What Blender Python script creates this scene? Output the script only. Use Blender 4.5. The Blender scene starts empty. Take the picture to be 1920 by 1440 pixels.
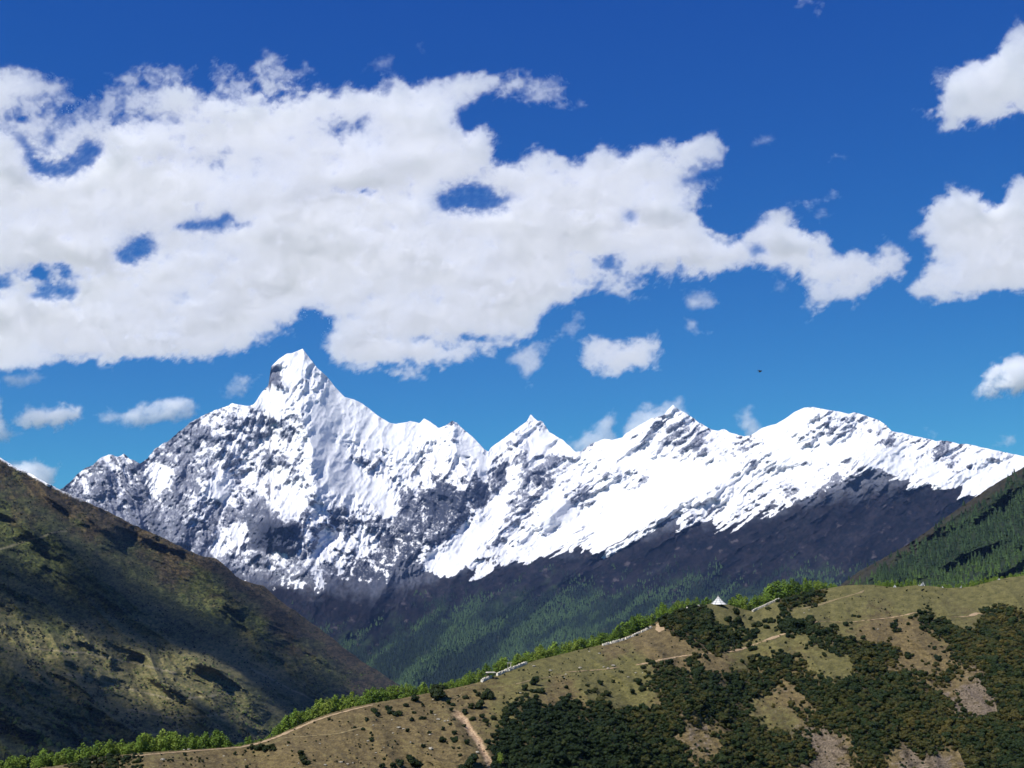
import bpy, math, random
import numpy as np
from mathutils import Vector, Matrix

# ------------------------------------------------------------------ camera, world, sun, exposure
scene = bpy.context.scene
W0, H0 = 1920.0, 1440.0                 # units in which outlines were measured
HFOV = math.radians(46.0)
FPX = 960.0 / math.tan(HFOV / 2)
PITCH = math.atan((1150.0 - 720.0) / FPX)
cam_data = bpy.data.cameras.new("camera")
cam_data.sensor_width = 36.0
cam_data.lens = 18.0 / math.tan(HFOV / 2)
cam_data.clip_start = 1.0
cam_data.clip_end = 200000.0
cam = bpy.data.objects.new("camera", cam_data)
scene.collection.objects.link(cam)
cam.location = (0, 0, 0)
cam.rotation_euler = (math.pi / 2 + PITCH, 0, 0)
scene.camera = cam

SUN = Vector((-0.44, -0.43, 0.79)).normalized()
SUN_EL = math.asin(SUN.z)
world = bpy.data.worlds.new("World")
scene.world = world
world.use_nodes = True
wt = world.node_tree
wt.nodes.clear()
sky = wt.nodes.new("ShaderNodeTexSky")
sky.sky_type = 'NISHITA'
sky.sun_disc = False
sky.sun_elevation = SUN_EL
sky.sun_rotation = math.atan2(SUN.x, SUN.y)
sky.altitude = 3500.0
sky.air_density = 1.0
sky.dust_density = 0.1
sky.ozone_density = 3.0
sep = wt.nodes.new("ShaderNodeSeparateColor")
com = wt.nodes.new("ShaderNodeCombineColor")
for k, (pw, sc) in enumerate(((1.8, 0.085), (1.30, 0.385), (0.55, 1.50))):     # deep, strongly saturated high-altitude blue
    mp = wt.nodes.new("ShaderNodeMath"); mp.operation = 'POWER'; mp.inputs[1].default_value = pw
    ms = wt.nodes.new("ShaderNodeMath"); ms.operation = 'MULTIPLY'; ms.inputs[1].default_value = sc
    wt.links.new(sep.outputs[k], mp.inputs[0]); wt.links.new(mp.outputs[0], ms.inputs[0]); wt.links.new(ms.outputs[0], com.inputs[k])
bg = wt.nodes.new("ShaderNodeBackground")
bg.inputs['Strength'].default_value = 0.1
wo = wt.nodes.new("ShaderNodeOutputWorld")
wt.links.new(sky.outputs[0], sep.inputs[0])
wt.links.new(com.outputs[0], bg.inputs[0])
wt.links.new(bg.outputs[0], wo.inputs[0])

sd = bpy.data.lights.new("sun", 'SUN')
sd.energy = 5.0
sd.angle = math.radians(0.53)
sd.color = (1.0, 0.965, 0.91)
sun = bpy.data.objects.new("sun", sd)
scene.collection.objects.link(sun)
sun.rotation_euler = SUN.to_track_quat('Z', 'Y').to_euler()

vs = scene.view_settings
vs.view_transform = 'Standard'
vs.look = 'None'
vs.exposure = 0.55
vs.gamma = 1.0
vs.use_curve_mapping = False
cy = scene.cycles
cy.max_bounces = 16
cy.diffuse_bounces = 3
cy.glossy_bounces = 2
cy.transmission_bounces = 4
cy.volume_bounces = 10
cy.transparent_max_bounces = 64
cy.use_adaptive_sampling = True
cy.adaptive_threshold = 0.02
cy.use_denoising = True
cy.sample_clamp_indirect = 8.0

# ------------------------------------------------------------------ numeric helpers
cP, sP = math.cos(PITCH), math.sin(PITCH)

def ray(u, v):
    """horizontal unit direction (x, y) and tan(elevation) of a measured direction"""
    p = (np.asarray(u, float) - 960.0) / FPX
    q = (720.0 - np.asarray(v, float)) / FPX
    x = p
    y = cP - q * sP
    z = sP + q * cP
    h = np.hypot(x, y)
    return x / h, y / h, z / h

def world_pt(u, v, r):
    x, y, z = ray(u, v)
    return np.stack([x * r, y * r, z * r], -1)

def _hash(ix, iy, seed):
    h = (ix.astype(np.int64) * 374761393 + iy.astype(np.int64) * 668265263 + seed * 974634541) & 0xFFFFFFFF
    h = ((h ^ (h >> 13)) * 1274126177) & 0xFFFFFFFF
    return (h ^ (h >> 16)) & 0xFFFF

def perlin(x, y, seed=0):
    x0 = np.floor(x); y0 = np.floor(y)
    fx = x - x0; fy = y - y0
    def g(dx, dy):
        a = _hash(x0 + dx, y0 + dy, seed) * (2 * math.pi / 65536.0)
        return np.cos(a) * (fx - dx) + np.sin(a) * (fy - dy)
    sx = fx * fx * fx * (fx * (fx * 6 - 15) + 10)
    sy = fy * fy * fy * (fy * (fy * 6 - 15) + 10)
    a = g(0, 0) * (1 - sx) + g(1, 0) * sx
    b = g(0, 1) * (1 - sx) + g(1, 1) * sx
    return (a * (1 - sy) + b * sy) * 1.5

def fbm(x, y, octv=5, seed=0, gain=0.5, lac=2.0):
    s = 0; a = 1.0; n = 0
    for i in range(octv):
        s = s + a * perlin(x, y, seed + i * 17)
        n += a; a *= gain
        x = x * lac + 13.7; y = y * lac + 7.3
    return s / n

def ridged(x, y, octv=5, seed=0, gain=0.5, lac=2.0):
    s = 0; a = 1.0; n = 0; w = 1.0
    for i in range(octv):
        k = 1 - np.abs(perlin(x, y, seed + i * 17))
        k = k * k * w
        w = np.clip(k * 1.6, 0, 1)
        s = s + a * k
        n += a; a *= gain
        x = x * lac + 13.7; y = y * lac + 7.3
    return s / n

def blur(a, sig):
    """separable gaussian blur, edge-clamped"""
    r = max(1, int(3 * sig))
    k = np.exp(-0.5 * (np.arange(-r, r + 1) / sig) ** 2); k /= k.sum()
    for ax in (0, 1):
        pad = [(0, 0), (0, 0)]; pad[ax] = (r, r)
        p = np.pad(a, pad, mode='edge')
        n = a.shape[ax]
        f = np.fft.rfft(p, n=p.shape[ax] + 2 * r, axis=ax)
        shp = [1, 1]; shp[ax] = -1
        kk = np.fft.rfft(k, n=p.shape[ax] + 2 * r).reshape(shp)
        c = np.fft.irfft(f * kk, n=p.shape[ax] + 2 * r, axis=ax)
        sl = [slice(None)] * 2; sl[ax] = slice(2 * r, 2 * r + n)
        a = c[tuple(sl)]
    return a

def inside(U, V, poly):
    """even-odd point in polygon for arrays"""
    res = np.zeros(U.shape, bool)
    n = len(poly)
    for i in range(n):
        x1, y1 = poly[i]; x2, y2 = poly[(i + 1) % n]
        if y1 == y2: continue
        c = ((y1 > V) != (y2 > V)) & (U < (x2 - x1) * (V - y1) / (y2 - y1) + x1)
        res ^= c
    return res

def seg_dist(U, V, line):
    """distance to a polyline, and the position along it (0..1)"""
    best = np.full(U.shape, 1e9); pos = np.zeros(U.shape)
    n = len(line) - 1
    for i in range(n):
        x1, y1 = line[i]; x2, y2 = line[i + 1]
        dx, dy = x2 - x1, y2 - y1
        t = np.clip(((U - x1) * dx + (V - y1) * dy) / (dx * dx + dy * dy + 1e-9), 0, 1)
        d = np.hypot(U - x1 - t * dx, V - y1 - t * dy)
        m = d < best
        best = np.where(m, d, best); pos = np.where(m, (i + t) / n, pos)
    return best, pos

def smooth(a, b, x):
    t = np.clip((x - a) / (b - a), 0, 1)
    return t * t * (3 - 2 * t)

def curve(pts):
    a = np.array(pts, float)
    return lambda u: np.interp(u, a[:, 0], a[:, 1])

def link(o):
    scene.collection.objects.link(o)
    return o

def np_mesh(name, co, quads, smooth_shade=True, tris=False):
    me = bpy.data.meshes.new(name)
    co = np.ascontiguousarray(co, np.float32).reshape(-1, 3)
    q = np.ascontiguousarray(quads, np.int32)
    k = q.shape[1]
    me.vertices.add(len(co)); me.vertices.foreach_set("co", co.ravel())
    me.loops.add(q.size); me.loops.foreach_set("vertex_index", q.ravel())
    me.polygons.add(len(q))
    me.polygons.foreach_set("loop_start", np.arange(0, q.size, k, dtype=np.int32))
    me.polygons.foreach_set("use_smooth", np.full(len(q), smooth_shade))
    me.update(calc_edges=True)
    return me

def grid_quads(ni, nj, flip=False):
    idx = np.arange(ni * nj).reshape(ni, nj)
    a = idx[:-1, :-1].ravel(); b = idx[1:, :-1].ravel(); c = idx[1:, 1:].ravel(); d = idx[:-1, 1:].ravel()
    return np.stack([a, d, c, b] if flip else [a, b, c, d], 1)

def set_color(me, col):
    at = me.attributes.new("Col", 'FLOAT_COLOR', 'POINT')
    c = np.ones((len(me.vertices), 4), np.float32)
    c[:, :3] = col.reshape(-1, 3)
    at.data.foreach_set("color", c.ravel())

def tag(o, label=None, cat=None, group=None, kind=None):
    if label: o["label"] = label
    if cat: o["category"] = cat
    if group: o["group"] = group
    if kind: o["kind"] = kind
    return o

def mix(a, b, t):
    t = np.asarray(t)[..., None]
    return np.asarray(a) * (1 - t) + np.asarray(b) * t

def mat_new(name):
    m = bpy.data.materials.new(name); m.use_nodes = True
    return m, m.node_tree, m.node_tree.nodes["Principled BSDF"]

def mat_attr(name, rough=0.9, bump=0.0, bscale=1.0, bdist=1.0, var=0.0, vscale=1.0):
    """material taking its base colour from the mesh's colour attribute, with a fine grain and bump"""
    m, nt, b = mat_new(name)
    a = nt.nodes.new("ShaderNodeAttribute"); a.attribute_name = "Col"
    src = a.outputs['Color']
    tc = nt.nodes.new("ShaderNodeTexCoord")
    if var:
        n = nt.nodes.new("ShaderNodeTexNoise"); n.inputs['Scale'].default_value = vscale; n.inputs['Detail'].default_value = 5
        nt.links.new(tc.outputs['Object'], n.inputs['Vector'])
        mr = nt.nodes.new("ShaderNodeMapRange")
        mr.inputs[1].default_value = 0.3; mr.inputs[2].default_value = 0.7
        mr.inputs[3].default_value = 1 - var; mr.inputs[4].default_value = 1 + var
        nt.links.new(n.outputs['Fac'], mr.inputs[0])
        mm = nt.nodes.new("ShaderNodeVectorMath"); mm.operation = 'SCALE'
        nt.links.new(src, mm.inputs[0]); nt.links.new(mr.outputs[0], mm.inputs['Scale'])
        src = mm.outputs[0]
    nt.links.new(src, b.inputs['Base Color'])
    b.inputs['Roughness'].default_value = rough
    b.inputs['Specular IOR Level'].default_value = 0.15
    if bump:
        n2 = nt.nodes.new("ShaderNodeTexNoise"); n2.inputs['Scale'].default_value = bscale; n2.inputs['Detail'].default_value = 6
        nt.links.new(tc.outputs['Object'], n2.inputs['Vector'])
        bp = nt.nodes.new("ShaderNodeBump"); bp.inputs['Strength'].default_value = bump; bp.inputs['Distance'].default_value = bdist
        nt.links.new(n2.outputs['Fac'], bp.inputs['Height'])
        nt.links.new(bp.outputs[0], b.inputs['Normal'])
    return m

def mat_plain(name, col, rough=0.85, var=0.15, scale=3.0, transl=0.0):
    m, nt, b = mat_new(name)
    n = nt.nodes.new("ShaderNodeTexNoise"); n.inputs['Scale'].default_value = scale; n.inputs['Detail'].default_value = 4
    tc = nt.nodes.new("ShaderNodeTexCoord"); nt.links.new(tc.outputs['Object'], n.inputs['Vector'])
    cr = nt.nodes.new("ShaderNodeValToRGB")
    c = np.array(col)
    cr.color_ramp.elements[0].position = 0.3; cr.color_ramp.elements[1].position = 0.7
    cr.color_ramp.elements[0].color = (*(c * (1 - var)), 1); cr.color_ramp.elements[1].color = (*np.minimum(c * (1 + var), 0.95), 1)
    nt.links.new(n.outputs['Fac'], cr.inputs[0]); nt.links.new(cr.outputs[0], b.inputs['Base Color'])
    b.inputs['Roughness'].default_value = rough
    b.inputs['Specular IOR Level'].default_value = 0.2
    return m

# ------------------------------------------------------------------ mountain range
def grads(P):
    """unit normals of a grid of points, facing the camera"""
    du = np.gradient(P, axis=0); dv = np.gradient(P, axis=1)
    n = np.cross(du, dv)
    n /= np.linalg.norm(n, axis=-1, keepdims=True) + 1e-9
    s = np.sign(-(n * P).sum(-1, keepdims=True))
    return n * s

crest_pts = [(-140, 960), (60, 945), (120, 912), (150, 885), (172, 872), (190, 858), (205, 853), (222, 858), (232, 853), (245, 862), (262, 868), (276, 862), (290, 842),
 (315, 826), (345, 803), (365, 787), (395, 772), (425, 762), (436, 756), (450, 760), (468, 761), (476, 758), (480, 753), (487, 741), (492, 734), (503, 723), (505, 712),
 (506.5, 698), (508.5, 687), (523, 673), (538, 663), (548, 662), (560, 657), (567.5, 653.5), (573, 661), (582, 673), (595, 690), (613, 706), (628, 725), (647, 745), (663, 749), (680, 757), (697, 770), (713, 783), (730, 792),
 (745, 795), (758, 792), (770, 789), (786, 793), (795, 785), (808, 792), (822, 803), (836, 797), (848, 788), (856, 792), (866, 802), (885, 818), (904, 838), (908, 842), (916, 847), (920, 839), (933, 829.5), (952, 817), (969, 803.5), (987.5, 790), (995, 777), (1008, 789), (1017, 790), (1030, 809), (1044, 818), (1056, 825), (1079, 847), (1090, 846), (1108, 832), (1133, 822), (1148, 825), (1167, 820), (1171, 815), (1196, 799), (1221, 784), (1244, 778), (1252, 769), (1261.5, 759), (1273, 768), (1300, 784),
 (1310, 792),
 (1335, 806), (1348, 807), (1358, 804), (1372, 812), (1396, 818), (1408, 815), (1430, 801), (1455, 795), (1472, 785), (1490, 772), (1508, 764), (1525, 763), (1548, 768), (1575, 772),
 (1592, 776), (1602, 773), (1625, 780), (1648, 788), (1662, 798), (1672, 809), (1690, 811), (1712, 817), (1735, 822), (1755, 827), (1775, 826), (1800, 832), (1812, 832), (1850, 840),
 (1885, 848), (1920, 856), (2060, 880)]
def build_mountain():
    NU, NV = 1640, 470
    u = np.linspace(-110, 2030, NU)
    cv = curve(crest_pts)(u)
    nb = fbm(u / 14.0, u * 0 + 3.3, 4, 5, 0.6) * 3.2 + fbm(u / 60.0, u * 0 + 1.3, 2, 9) * 1.5
    rough_amt = np.interp(u, [0, 330, 470, 500, 660, 720, 900, 1400, 1460, 1560, 1700, 2000], [1.5, 1.3, 0.7, 0.25, 0.25, 0.7, 0.6, 0.7, 0.25, 0.3, 0.5, 0.5])
    cv = cv + nb * rough_amt
    vb = 1345.0
    t = np.linspace(0, 1, NV)
    U = np.repeat(u[:, None], NV, 1)
    V = vb + (cv[:, None] - vb) * t[None, :]
    # distance of foot and crest
    rc = np.interp(u, [-110, 150, 300, 560, 900, 1000, 1260, 1520, 1920, 2030], [9200, 9600, 10200, 11200, 11300, 11600, 11000, 10200, 9600, 9400])
    rb = np.interp(u, [-110, 400, 740, 1000, 1400, 2030], [5200, 5400, 5600, 4800, 4200, 3600])
    vr = np.interp(u, [-110, 2030], [690, 690])
    cs = np.convolve(np.pad(cv, 90, mode='edge'), np.hanning(181) / np.hanning(181).sum(), mode='valid')
    tt = (vb - V) / (vb - cs[:, None])
    R = rb[:, None] + (rc - rb)[:, None] * tt ** 0.86
    # main ribs (come nearer) and gullies (go back): polyline, metres, half width in measured units
    ribs = [
     ([(566, 657), (560, 740), (563, 780), (580, 840), (596, 923), (560, 980), (520, 990)], 420, 70),
     ([(504, 700), (480, 760), (440, 800), (400, 870), (360, 960), (340, 1010)], 260, 60),
     ([(850, 790), (855, 850), (880, 900), (850, 960), (800, 1010), (740, 1070), (690, 1150)], 420, 70),
     ([(205, 853), (200, 920), (240, 990)], 200, 50),
     ([(310, 830), (330, 900), (300, 970)], 170, 36),
     ([(600, 930), (700, 985), (780, 1000)], 130, 40),
     ([(520, 985), (560, 1060), (640, 1140), (700, 1220)], 260, 60),
     ([(998, 780), (975, 850), (985, 900)], 260, 45),
     ([(1085, 845), (1010, 905), (975, 960), (900, 1050), (830, 1120), (740, 1230)], 330, 70),
     ([(1260, 762), (1190, 830), (1120, 900), (1030, 960)], 300, 50),
     ([(1262, 762), (1300, 820), (1330, 850)], 200, 40),
     ([(1525, 764), (1440, 840), (1360, 900), (1260, 960), (1140, 1030), (1000, 1110), (850, 1200), (770, 1270)], 420, 85),
     ([(1625, 872), (1540, 930), (1440, 1000), (1300, 1080), (1150, 1170), (1000, 1260)], 420, 80),
     ([(1625, 872), (1700, 900), (1830, 932), (1960, 960)], 420, 75),
     ([(1672, 809), (1660, 840), (1625, 872)], 200, 50),
    ]
    # break ribs up with a domain warp
    wu = U + 16 * fbm(U / 90, V / 90, 3, 31); wv = V + 16 * fbm(U / 90, V / 90, 3, 47)
    for line, amp, wd in ribs:
        d, pos = seg_dist(wu, wv, line)
        R = R - amp * np.maximum(0, 1 - d / wd) ** 1.2 * (0.55 + 0.45 * smooth(0, 0.25, pos))
    # directional erosion: slope runs down-left on the right half, more upright on the left half
    ang = np.interp(U, [0, 350, 600, 820, 1000, 2000], [62, 75, 100, 118, 145, 145]) * math.pi / 180   # downhill direction in the picture plane
    ang = np.radians(np.interp(U, [0, 300, 560, 760, 900, 1050, 1600, 1700, 2000], [100, 118, 105, 85, 110, 142, 140, 95, 60]))
    ca, sa = np.cos(ang), np.sin(ang)
    # blend of two fixed orientations avoids shear from a spatially varying rotation
    def orient(deg):
        a = math.radians(deg); return U * math.cos(a) + V * math.sin(a), -U * math.sin(a) + V * math.cos(a)
    wR = smooth(820, 1080, U + 0.3 * (V - 900))
    wL = smooth(330, 250, U)
    al, ac = orient(112); bl, bc = orient(143); cl, cc = orient(60)
    wn = 9 * fbm(U / 40, V / 40, 3, 77)
    def streak(l, c, seed, sl, sc, o=5):
        return ridged(l / sl + wn * 0.03, (c + wn) / sc, o, seed, 0.55)
    s_mid = streak(al, ac, 101, 120, 46) * (1 - wR) + streak(bl, bc, 131, 190, 40) * wR
    s_mid = s_mid * (1 - wL) + streak(cl, cc, 141, 110, 34) * wL
    s_fin = streak(al, ac, 201, 34, 15, 4) * (1 - wR) + streak(bl, bc, 231, 64, 13, 4) * wR
    s_fin = s_fin * (1 - wL) + streak(cl, cc, 241, 40, 11, 4) * wL
    iso = ridged((U + wn) / 84, (V + wn) / 66, 6, 301, 0.55)
    blocks = fbm((U + 2 * wn) / 27, (V - 2 * wn) / 21, 5, 401, 0.55)
    # smoothness: glaciers / open snowfields are smooth, rock faces are rough
    ctrl = SNOW_CTRL
    num = np.zeros(U.shape); den = np.full(U.shape, 1e-9)
    lu = U + 7 * fbm(U / 25, V / 25, 3, 71); lv = V + 7 * fbm(U / 25, V / 25, 3, 72)
    for (x, y, s) in ctrl:
        w = 1.0 / (((lu - x) ** 2 + (lv - y) ** 2) + 60.0) ** 2
        num += w * s; den += w
    S = num / den
    # snow line of the right half
    sl = curve(SNOWLINE)(lu) + 46 * (s_mid - 0.5) + 30 * (s_fin - 0.5)
    below = (V - sl)
    snowfield = smooth(0.8, 0.97, S) * smooth(20, -60, below)
    roughk = 1 - 0.90 * snowfield
    lowk = np.maximum(smooth(1020, 1120, V), smooth(-15, 45, below) * wR)
    roughk = roughk * (1 - 0.35 * lowk)
    hs = R / 10000.0
    R = R - hs * (165 * (s_mid - 0.5) * (0.35 + 0.65 * roughk) * (1 - 0.68 * lowk) + 56 * (s_fin - 0.5) * roughk + 190 * (iso - 0.5) * (0.2 + 0.8 * roughk) * (1 - 0.5 * lowk) + 70 * blocks * roughk * (1 - 0.7 * lowk))
    R = R - hs * 16 * fbm(U / 6.0, V / 5.0, 3, 55, 0.6) * (0.1 + 0.9 * roughk)
    P = world_pt(U, V, R)
    N = grads(P)
    up = N[..., 2]
    # local height above surroundings: snow gathers in hollows
    hollow = R - blur(R, 9)
    ledge = blur(up, 1.2) - blur(up, 26)
    Sx = S - 0.10 * smooth(620, 420, U) * smooth(0.95, 0.7, S)
    s_thin = streak(al, ac, 261, 60, 9, 3) * (1 - wR) + streak(bl, bc, 271, 120, 9.5, 3) * wR
    fine = fbm(U / 8, V / 6.5, 4, 95, 0.6)
    kp = 1 - 0.9 * smooth(0.66, 0.93, S + 0.05 * wR)
    # snow lies in thin lines along ledges and cracks between plates of bare rock
    net1 = ridged((U + 2 * wn) / 46, (V + 2 * wn) / 52, 4, 331, 0.55)
    net2 = ridged((U + wn) / 20, (V - wn) / 17, 5, 341, 0.62)
    lines = 0.42 * (net1 - 0.50) + 0.46 * (net2 - 0.46)
    lines = lines * (1 - wR) + wR * (0.30 * (net1 - 0.5) + 0.24 * (net2 - 0.46) + 0.46 * (s_thin - 0.42) - 0.2 * (s_fin - 0.42))
    sn = Sx + 0.035 - 0.05 * smooth(640, 480, U) * kp - 0.01 * wR + kp * lines * 1.25 + (0.42 * ledge + 0.002 * hollow) * (0.35 + 0.65 * kp) + (0.08 + 0.08 * kp) * fbm((U + wn) / 24, (V - wn) / 17, 5, 91, 0.55) + 0.20 * fine * kp + 0.16 * fbm(U / 3.6, V / 3.2, 2, 96, 0.6) * kp
    sn = sn - 1.0 * smooth(-85, 0, below) * (s_thin - 0.34) * (0.35 + 0.65 * wR)
    # below the snow line nothing but tongues in the gullies
    tongue = smooth(0, 42, below + 60 * (s_fin - 0.45))
    sn = sn - 1.2 * smooth(-4, 16, below - 26 * (0.55 - s_fin)) - 0.3 * smooth(0, 60, below)
    snow = smooth(0.50, 0.55, sn)
    # base colours
    n1 = fbm(U / 30, V / 22, 5, 501); n2 = fbm(U / 7, V / 6, 4, 511)
    rock = mix((0.050, 0.056, 0.076), (0.165, 0.172, 0.205), np.clip(0.5 + n1 + 0.5 * n2, 0, 1))
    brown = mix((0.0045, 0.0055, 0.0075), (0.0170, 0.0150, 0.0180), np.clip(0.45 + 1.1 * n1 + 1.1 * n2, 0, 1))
    spur_light = ridged((U * math.cos(2.5) + V * math.sin(2.5)) / 320, (-U * math.sin(2.5) + V * math.cos(2.5) + wn) / 66, 4, 1261, 0.5)
    brown = brown * (0.35 + 0.7 * np.clip(s_mid, 0, 1) + 0.9 * np.clip(spur_light - 0.3, 0, 1))[..., None]  # relief light put into the colour: paler spur crests, darker overgrown gullies
    scree = np.array((0.085, 0.072, 0.078))
    forest = mix((0.006, 0.012, 0.008), (0.022, 0.034, 0.016), np.clip(0.4 + 0.9 * fbm(U / 10, V / 8, 4, 521) + 0.6 * n1, 0, 1))
    shrubline = np.interp(U, [0, 500, 700, 900, 1100, 1400, 1700, 2000], [1060, 1090, 1110, 1050, 1010, 960, 900, 880])
    rock_shade = np.zeros(U.shape)  # less-lit faces painted into the rock colour as soft dark patches
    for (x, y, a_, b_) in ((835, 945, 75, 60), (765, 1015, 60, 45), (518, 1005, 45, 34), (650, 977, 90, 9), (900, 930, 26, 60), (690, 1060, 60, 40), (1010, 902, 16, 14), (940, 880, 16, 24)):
        rock_shade = np.maximum(rock_shade, np.exp(-((lu - x) / a_) ** 2 - ((lv - y) / b_) ** 2))
    rock = mix(rock, np.broadcast_to(np.array((0.022, 0.026, 0.040)), rock.shape), np.clip(1.3 * rock_shade, 0, 0.9))
    dust = smooth(0.28, 0.52, sn + 0.7 * fbm(U / 3.6, V / 3.4, 2, 97, 0.6)) * smooth(20, -40, below) * (1 - 0.6 * rock_shade)
    rock = mix(rock, np.broadcast_to(np.array((0.55, 0.56, 0.60)), rock.shape), 0.42 * dust)
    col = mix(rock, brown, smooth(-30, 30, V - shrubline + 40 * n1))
    treeline = np.interp(U, [0, 560, 700, 800, 900, 1000, 1200, 1400, 1600, 2000], [1130, 1190, 1215, 1150, 1135, 1120, 1115, 1110, 1090, 1060])
    ft = smooth(-28, 34, V - treeline + 70 * (s_mid - 0.5) + 60 * n1)
    col = mix(col, forest, ft)
    spots = smooth(0.26, 0.55, fbm(U / 22, V / 15, 5, 541, 0.65) + 0.25 * (s_fin - 0.4)) * smooth(0, 40, V - shrubline) * (1 - 0.6 * ft)
    col = mix(col, np.broadcast_to(scree, col.shape), 0.6 * spots)
    snowc = np.array((0.57, 0.575, 0.59))
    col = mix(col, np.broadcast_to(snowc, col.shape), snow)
    # far side: falls away behind the crest
    nb_rows = 5
    back = []
    bcol = []
    for k in range(1, nb_rows + 1):
        p = P[:, -1, :].copy()
        hd = p[:, :2] / np.linalg.norm(p[:, :2], axis=1, keepdims=True)
        dist = 60.0 * k ** 2.2
        p[:, :2] += hd * dist
        p[:, 2] -= dist * 0.95 + 15 * k
        back.append(p); bcol.append(np.broadcast_to(np.array((0.6, 0.61, 0.64)), p.shape))
    f1 = P[:, 0, :].copy(); f1[:, :2] *= 0.93; f1[:, 2] -= 260
    P = np.concatenate([f1[:, None], P], 1); col = np.concatenate([col[:, :1], col], 1)
    P = np.concatenate([P, np.stack(back, 1)], 1); col = np.concatenate([col, np.stack(bcol, 1)], 1)
    me = np_mesh("mountain_range", P, grid_quads(NU, NV + 1 + nb_rows))
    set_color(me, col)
    o = link(bpy.data.objects.new("mountain_range", me))
    mm_ = mat_attr("mountain_surface", 0.95, 0.35, 0.02, 12.0)
    mm_.node_tree.nodes["Principled BSDF"].inputs["Specular IOR Level"].default_value = 0.02
    me.materials.append(mm_)
    tag(o, "snow covered rocky mountain range with a tall pointed summit above dark lower slopes", "mountain", kind="structure")
    return dict(u=u, U=U, V=V, R=R)

SNOWLINE = [(-200, 1040), (340, 1060), (420, 1075), (500, 1120), (600, 1105), (700, 1095), (740, 1075), (780, 1056), (830, 1078), (870, 1064), (900, 1078), (930, 1052), (990, 1048), (1040, 1034), (1090, 1024), (1140, 1040),
  (1180, 1012), (1230, 1002), (1260, 986), (1300, 994), (1360, 988), (1400, 968), (1440, 958), (1470, 965), (1520, 938), (1560, 912), (1590, 893), (1625, 876), (1660, 888), (1690, 902), (1760, 913), (1830, 930), (1880, 945), (2060, 950)]
SNOW_CTRL = [(130,915,.35),(170,890,.5),(210,870,.5),(250,880,.42),(180,950,.25),(250,950,.22),(300,1000,.1),(330,940,.3),(300,880,.6),(303,895,.95),(340,830,.25),(380,790,.5),(430,780,.6),(350,880,.25),(400,850,.5),
 (450,830,.6),(480,790,.6),(410,920,.95),(425,912,.9),(360,960,.6),(450,920,.45),(500,870,.6),(540,840,.62),(420,970,.25),(460,960,.25),(440,1005,.95),(420,1010,.8),(380,1000,.15),(350,1010,.1),(500,1000,-.1),(540,1005,-.1),(520,1020,0.0),
 (470,1050,.5),(520,1045,.5),(560,1045,.4),(600,1030,.55),(440,1070,.2),(500,1100,.15),(540,1110,.2),(560,1090,.5),(620,1080,.5),(650,1040,.5),(700,1060,.35),(700,1090,.3),(740,1050,.3),(640,1120,.05),
 (600,960,.85),(540,945,.9),(640,900,1.),(700,920,1.),(660,880,.98),(720,950,1.),(640,977,.25),(590,975,.4),(700,974,.3),(680,1000,.72),(620,1003,.8),(740,990,.28),(790,990,.12),(850,960,.1),(820,930,.12),(780,950,.2),(800,900,.5),
 (860,900,.5),(900,930,.1),(880,880,.6),(780,900,.55),(760,1030,.22),(790,1010,.3),(820,1000,.2),(840,930,.1),(508,702,-.2),(545,668,1.),(530,675,.9),(560,690,.95),(590,690,.9),(620,745,1.),(615,800,1.),(640,850,.95),(700,830,1.),(735,830,1.),(545,705,1.),(586,712,.72),(600,735,.85),(565,740,.8),(540,765,.8),(520,760,1.),(500,745,1.),
 (560,785,.55),(600,780,1.),(640,760,1.),(640,820,.9),(605,830,.95),(660,850,.75),(700,800,1.),(720,860,.68),(690,870,.6),(750,800,1.),(800,795,.95),(850,805,.7),(840,835,.85),(880,840,1.),(760,850,.9),(820,865,.85),
 (910,870,1.),(900,1000,1.),(930,950,1.),(860,1030,1.),(820,1050,1.),(955,900,.9),(1000,795,.82),(950,830,.5),(970,855,.5),(935,875,.1),(940,895,.05),(950,850,.6),(1010,830,1.),(1040,865,.55),(1050,872,.5),(1000,910,.45),(1015,902,.05),(980,940,.3),(968,972,.5),
 (1065,840,1.),(1110,840,.85),(1130,862,.75),(1150,830,.92),(1200,805,.65),(1230,790,.5),(1262,775,.85),(1270,815,.4),(1300,822,.45),(1340,820,.75),(1385,832,.5),(1190,870,1.),(1120,895,.7),(1085,930,.5),(1150,930,1.),(1040,935,1.),(1040,970,1.),
 (1000,990,.85),(950,1000,.72),(930,1030,.7),(1000,1030,1.),(1090,990,.85),(1080,970,1.),(1200,950,1.),(1190,895,.6),(1250,880,1.),(1300,900,1.),(1350,880,.9),(1390,850,.65),(1420,850,.7),(1400,900,.9),(1380,940,.85),(1300,950,.85),(1310,970,.6),(1230,980,.85),
 (1450,830,1.),(1500,790,1.),(1530,800,.85),(1550,800,.6),(1520,810,.6),(1580,800,.62),(1620,790,.6),(1640,795,.7),(1665,810,.4),(1480,850,1.),(1550,850,1.),(1600,840,.9),(1440,910,.7),(1500,890,.68),(1550,880,.75),(1600,860,.8),(1480,930,.55),(1430,940,.6),(1560,900,.5),
 (1700,840,.8),(1720,850,.6),(1760,850,.55),(1780,860,.5),(1820,860,.7),(1860,860,.75),(1900,870,.75),(1680,870,.95),(1750,885,1.),(1820,905,1.),(1880,890,.95),(1640,860,.95),(1700,890,.9)]
MTN = build_mountain()

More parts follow.
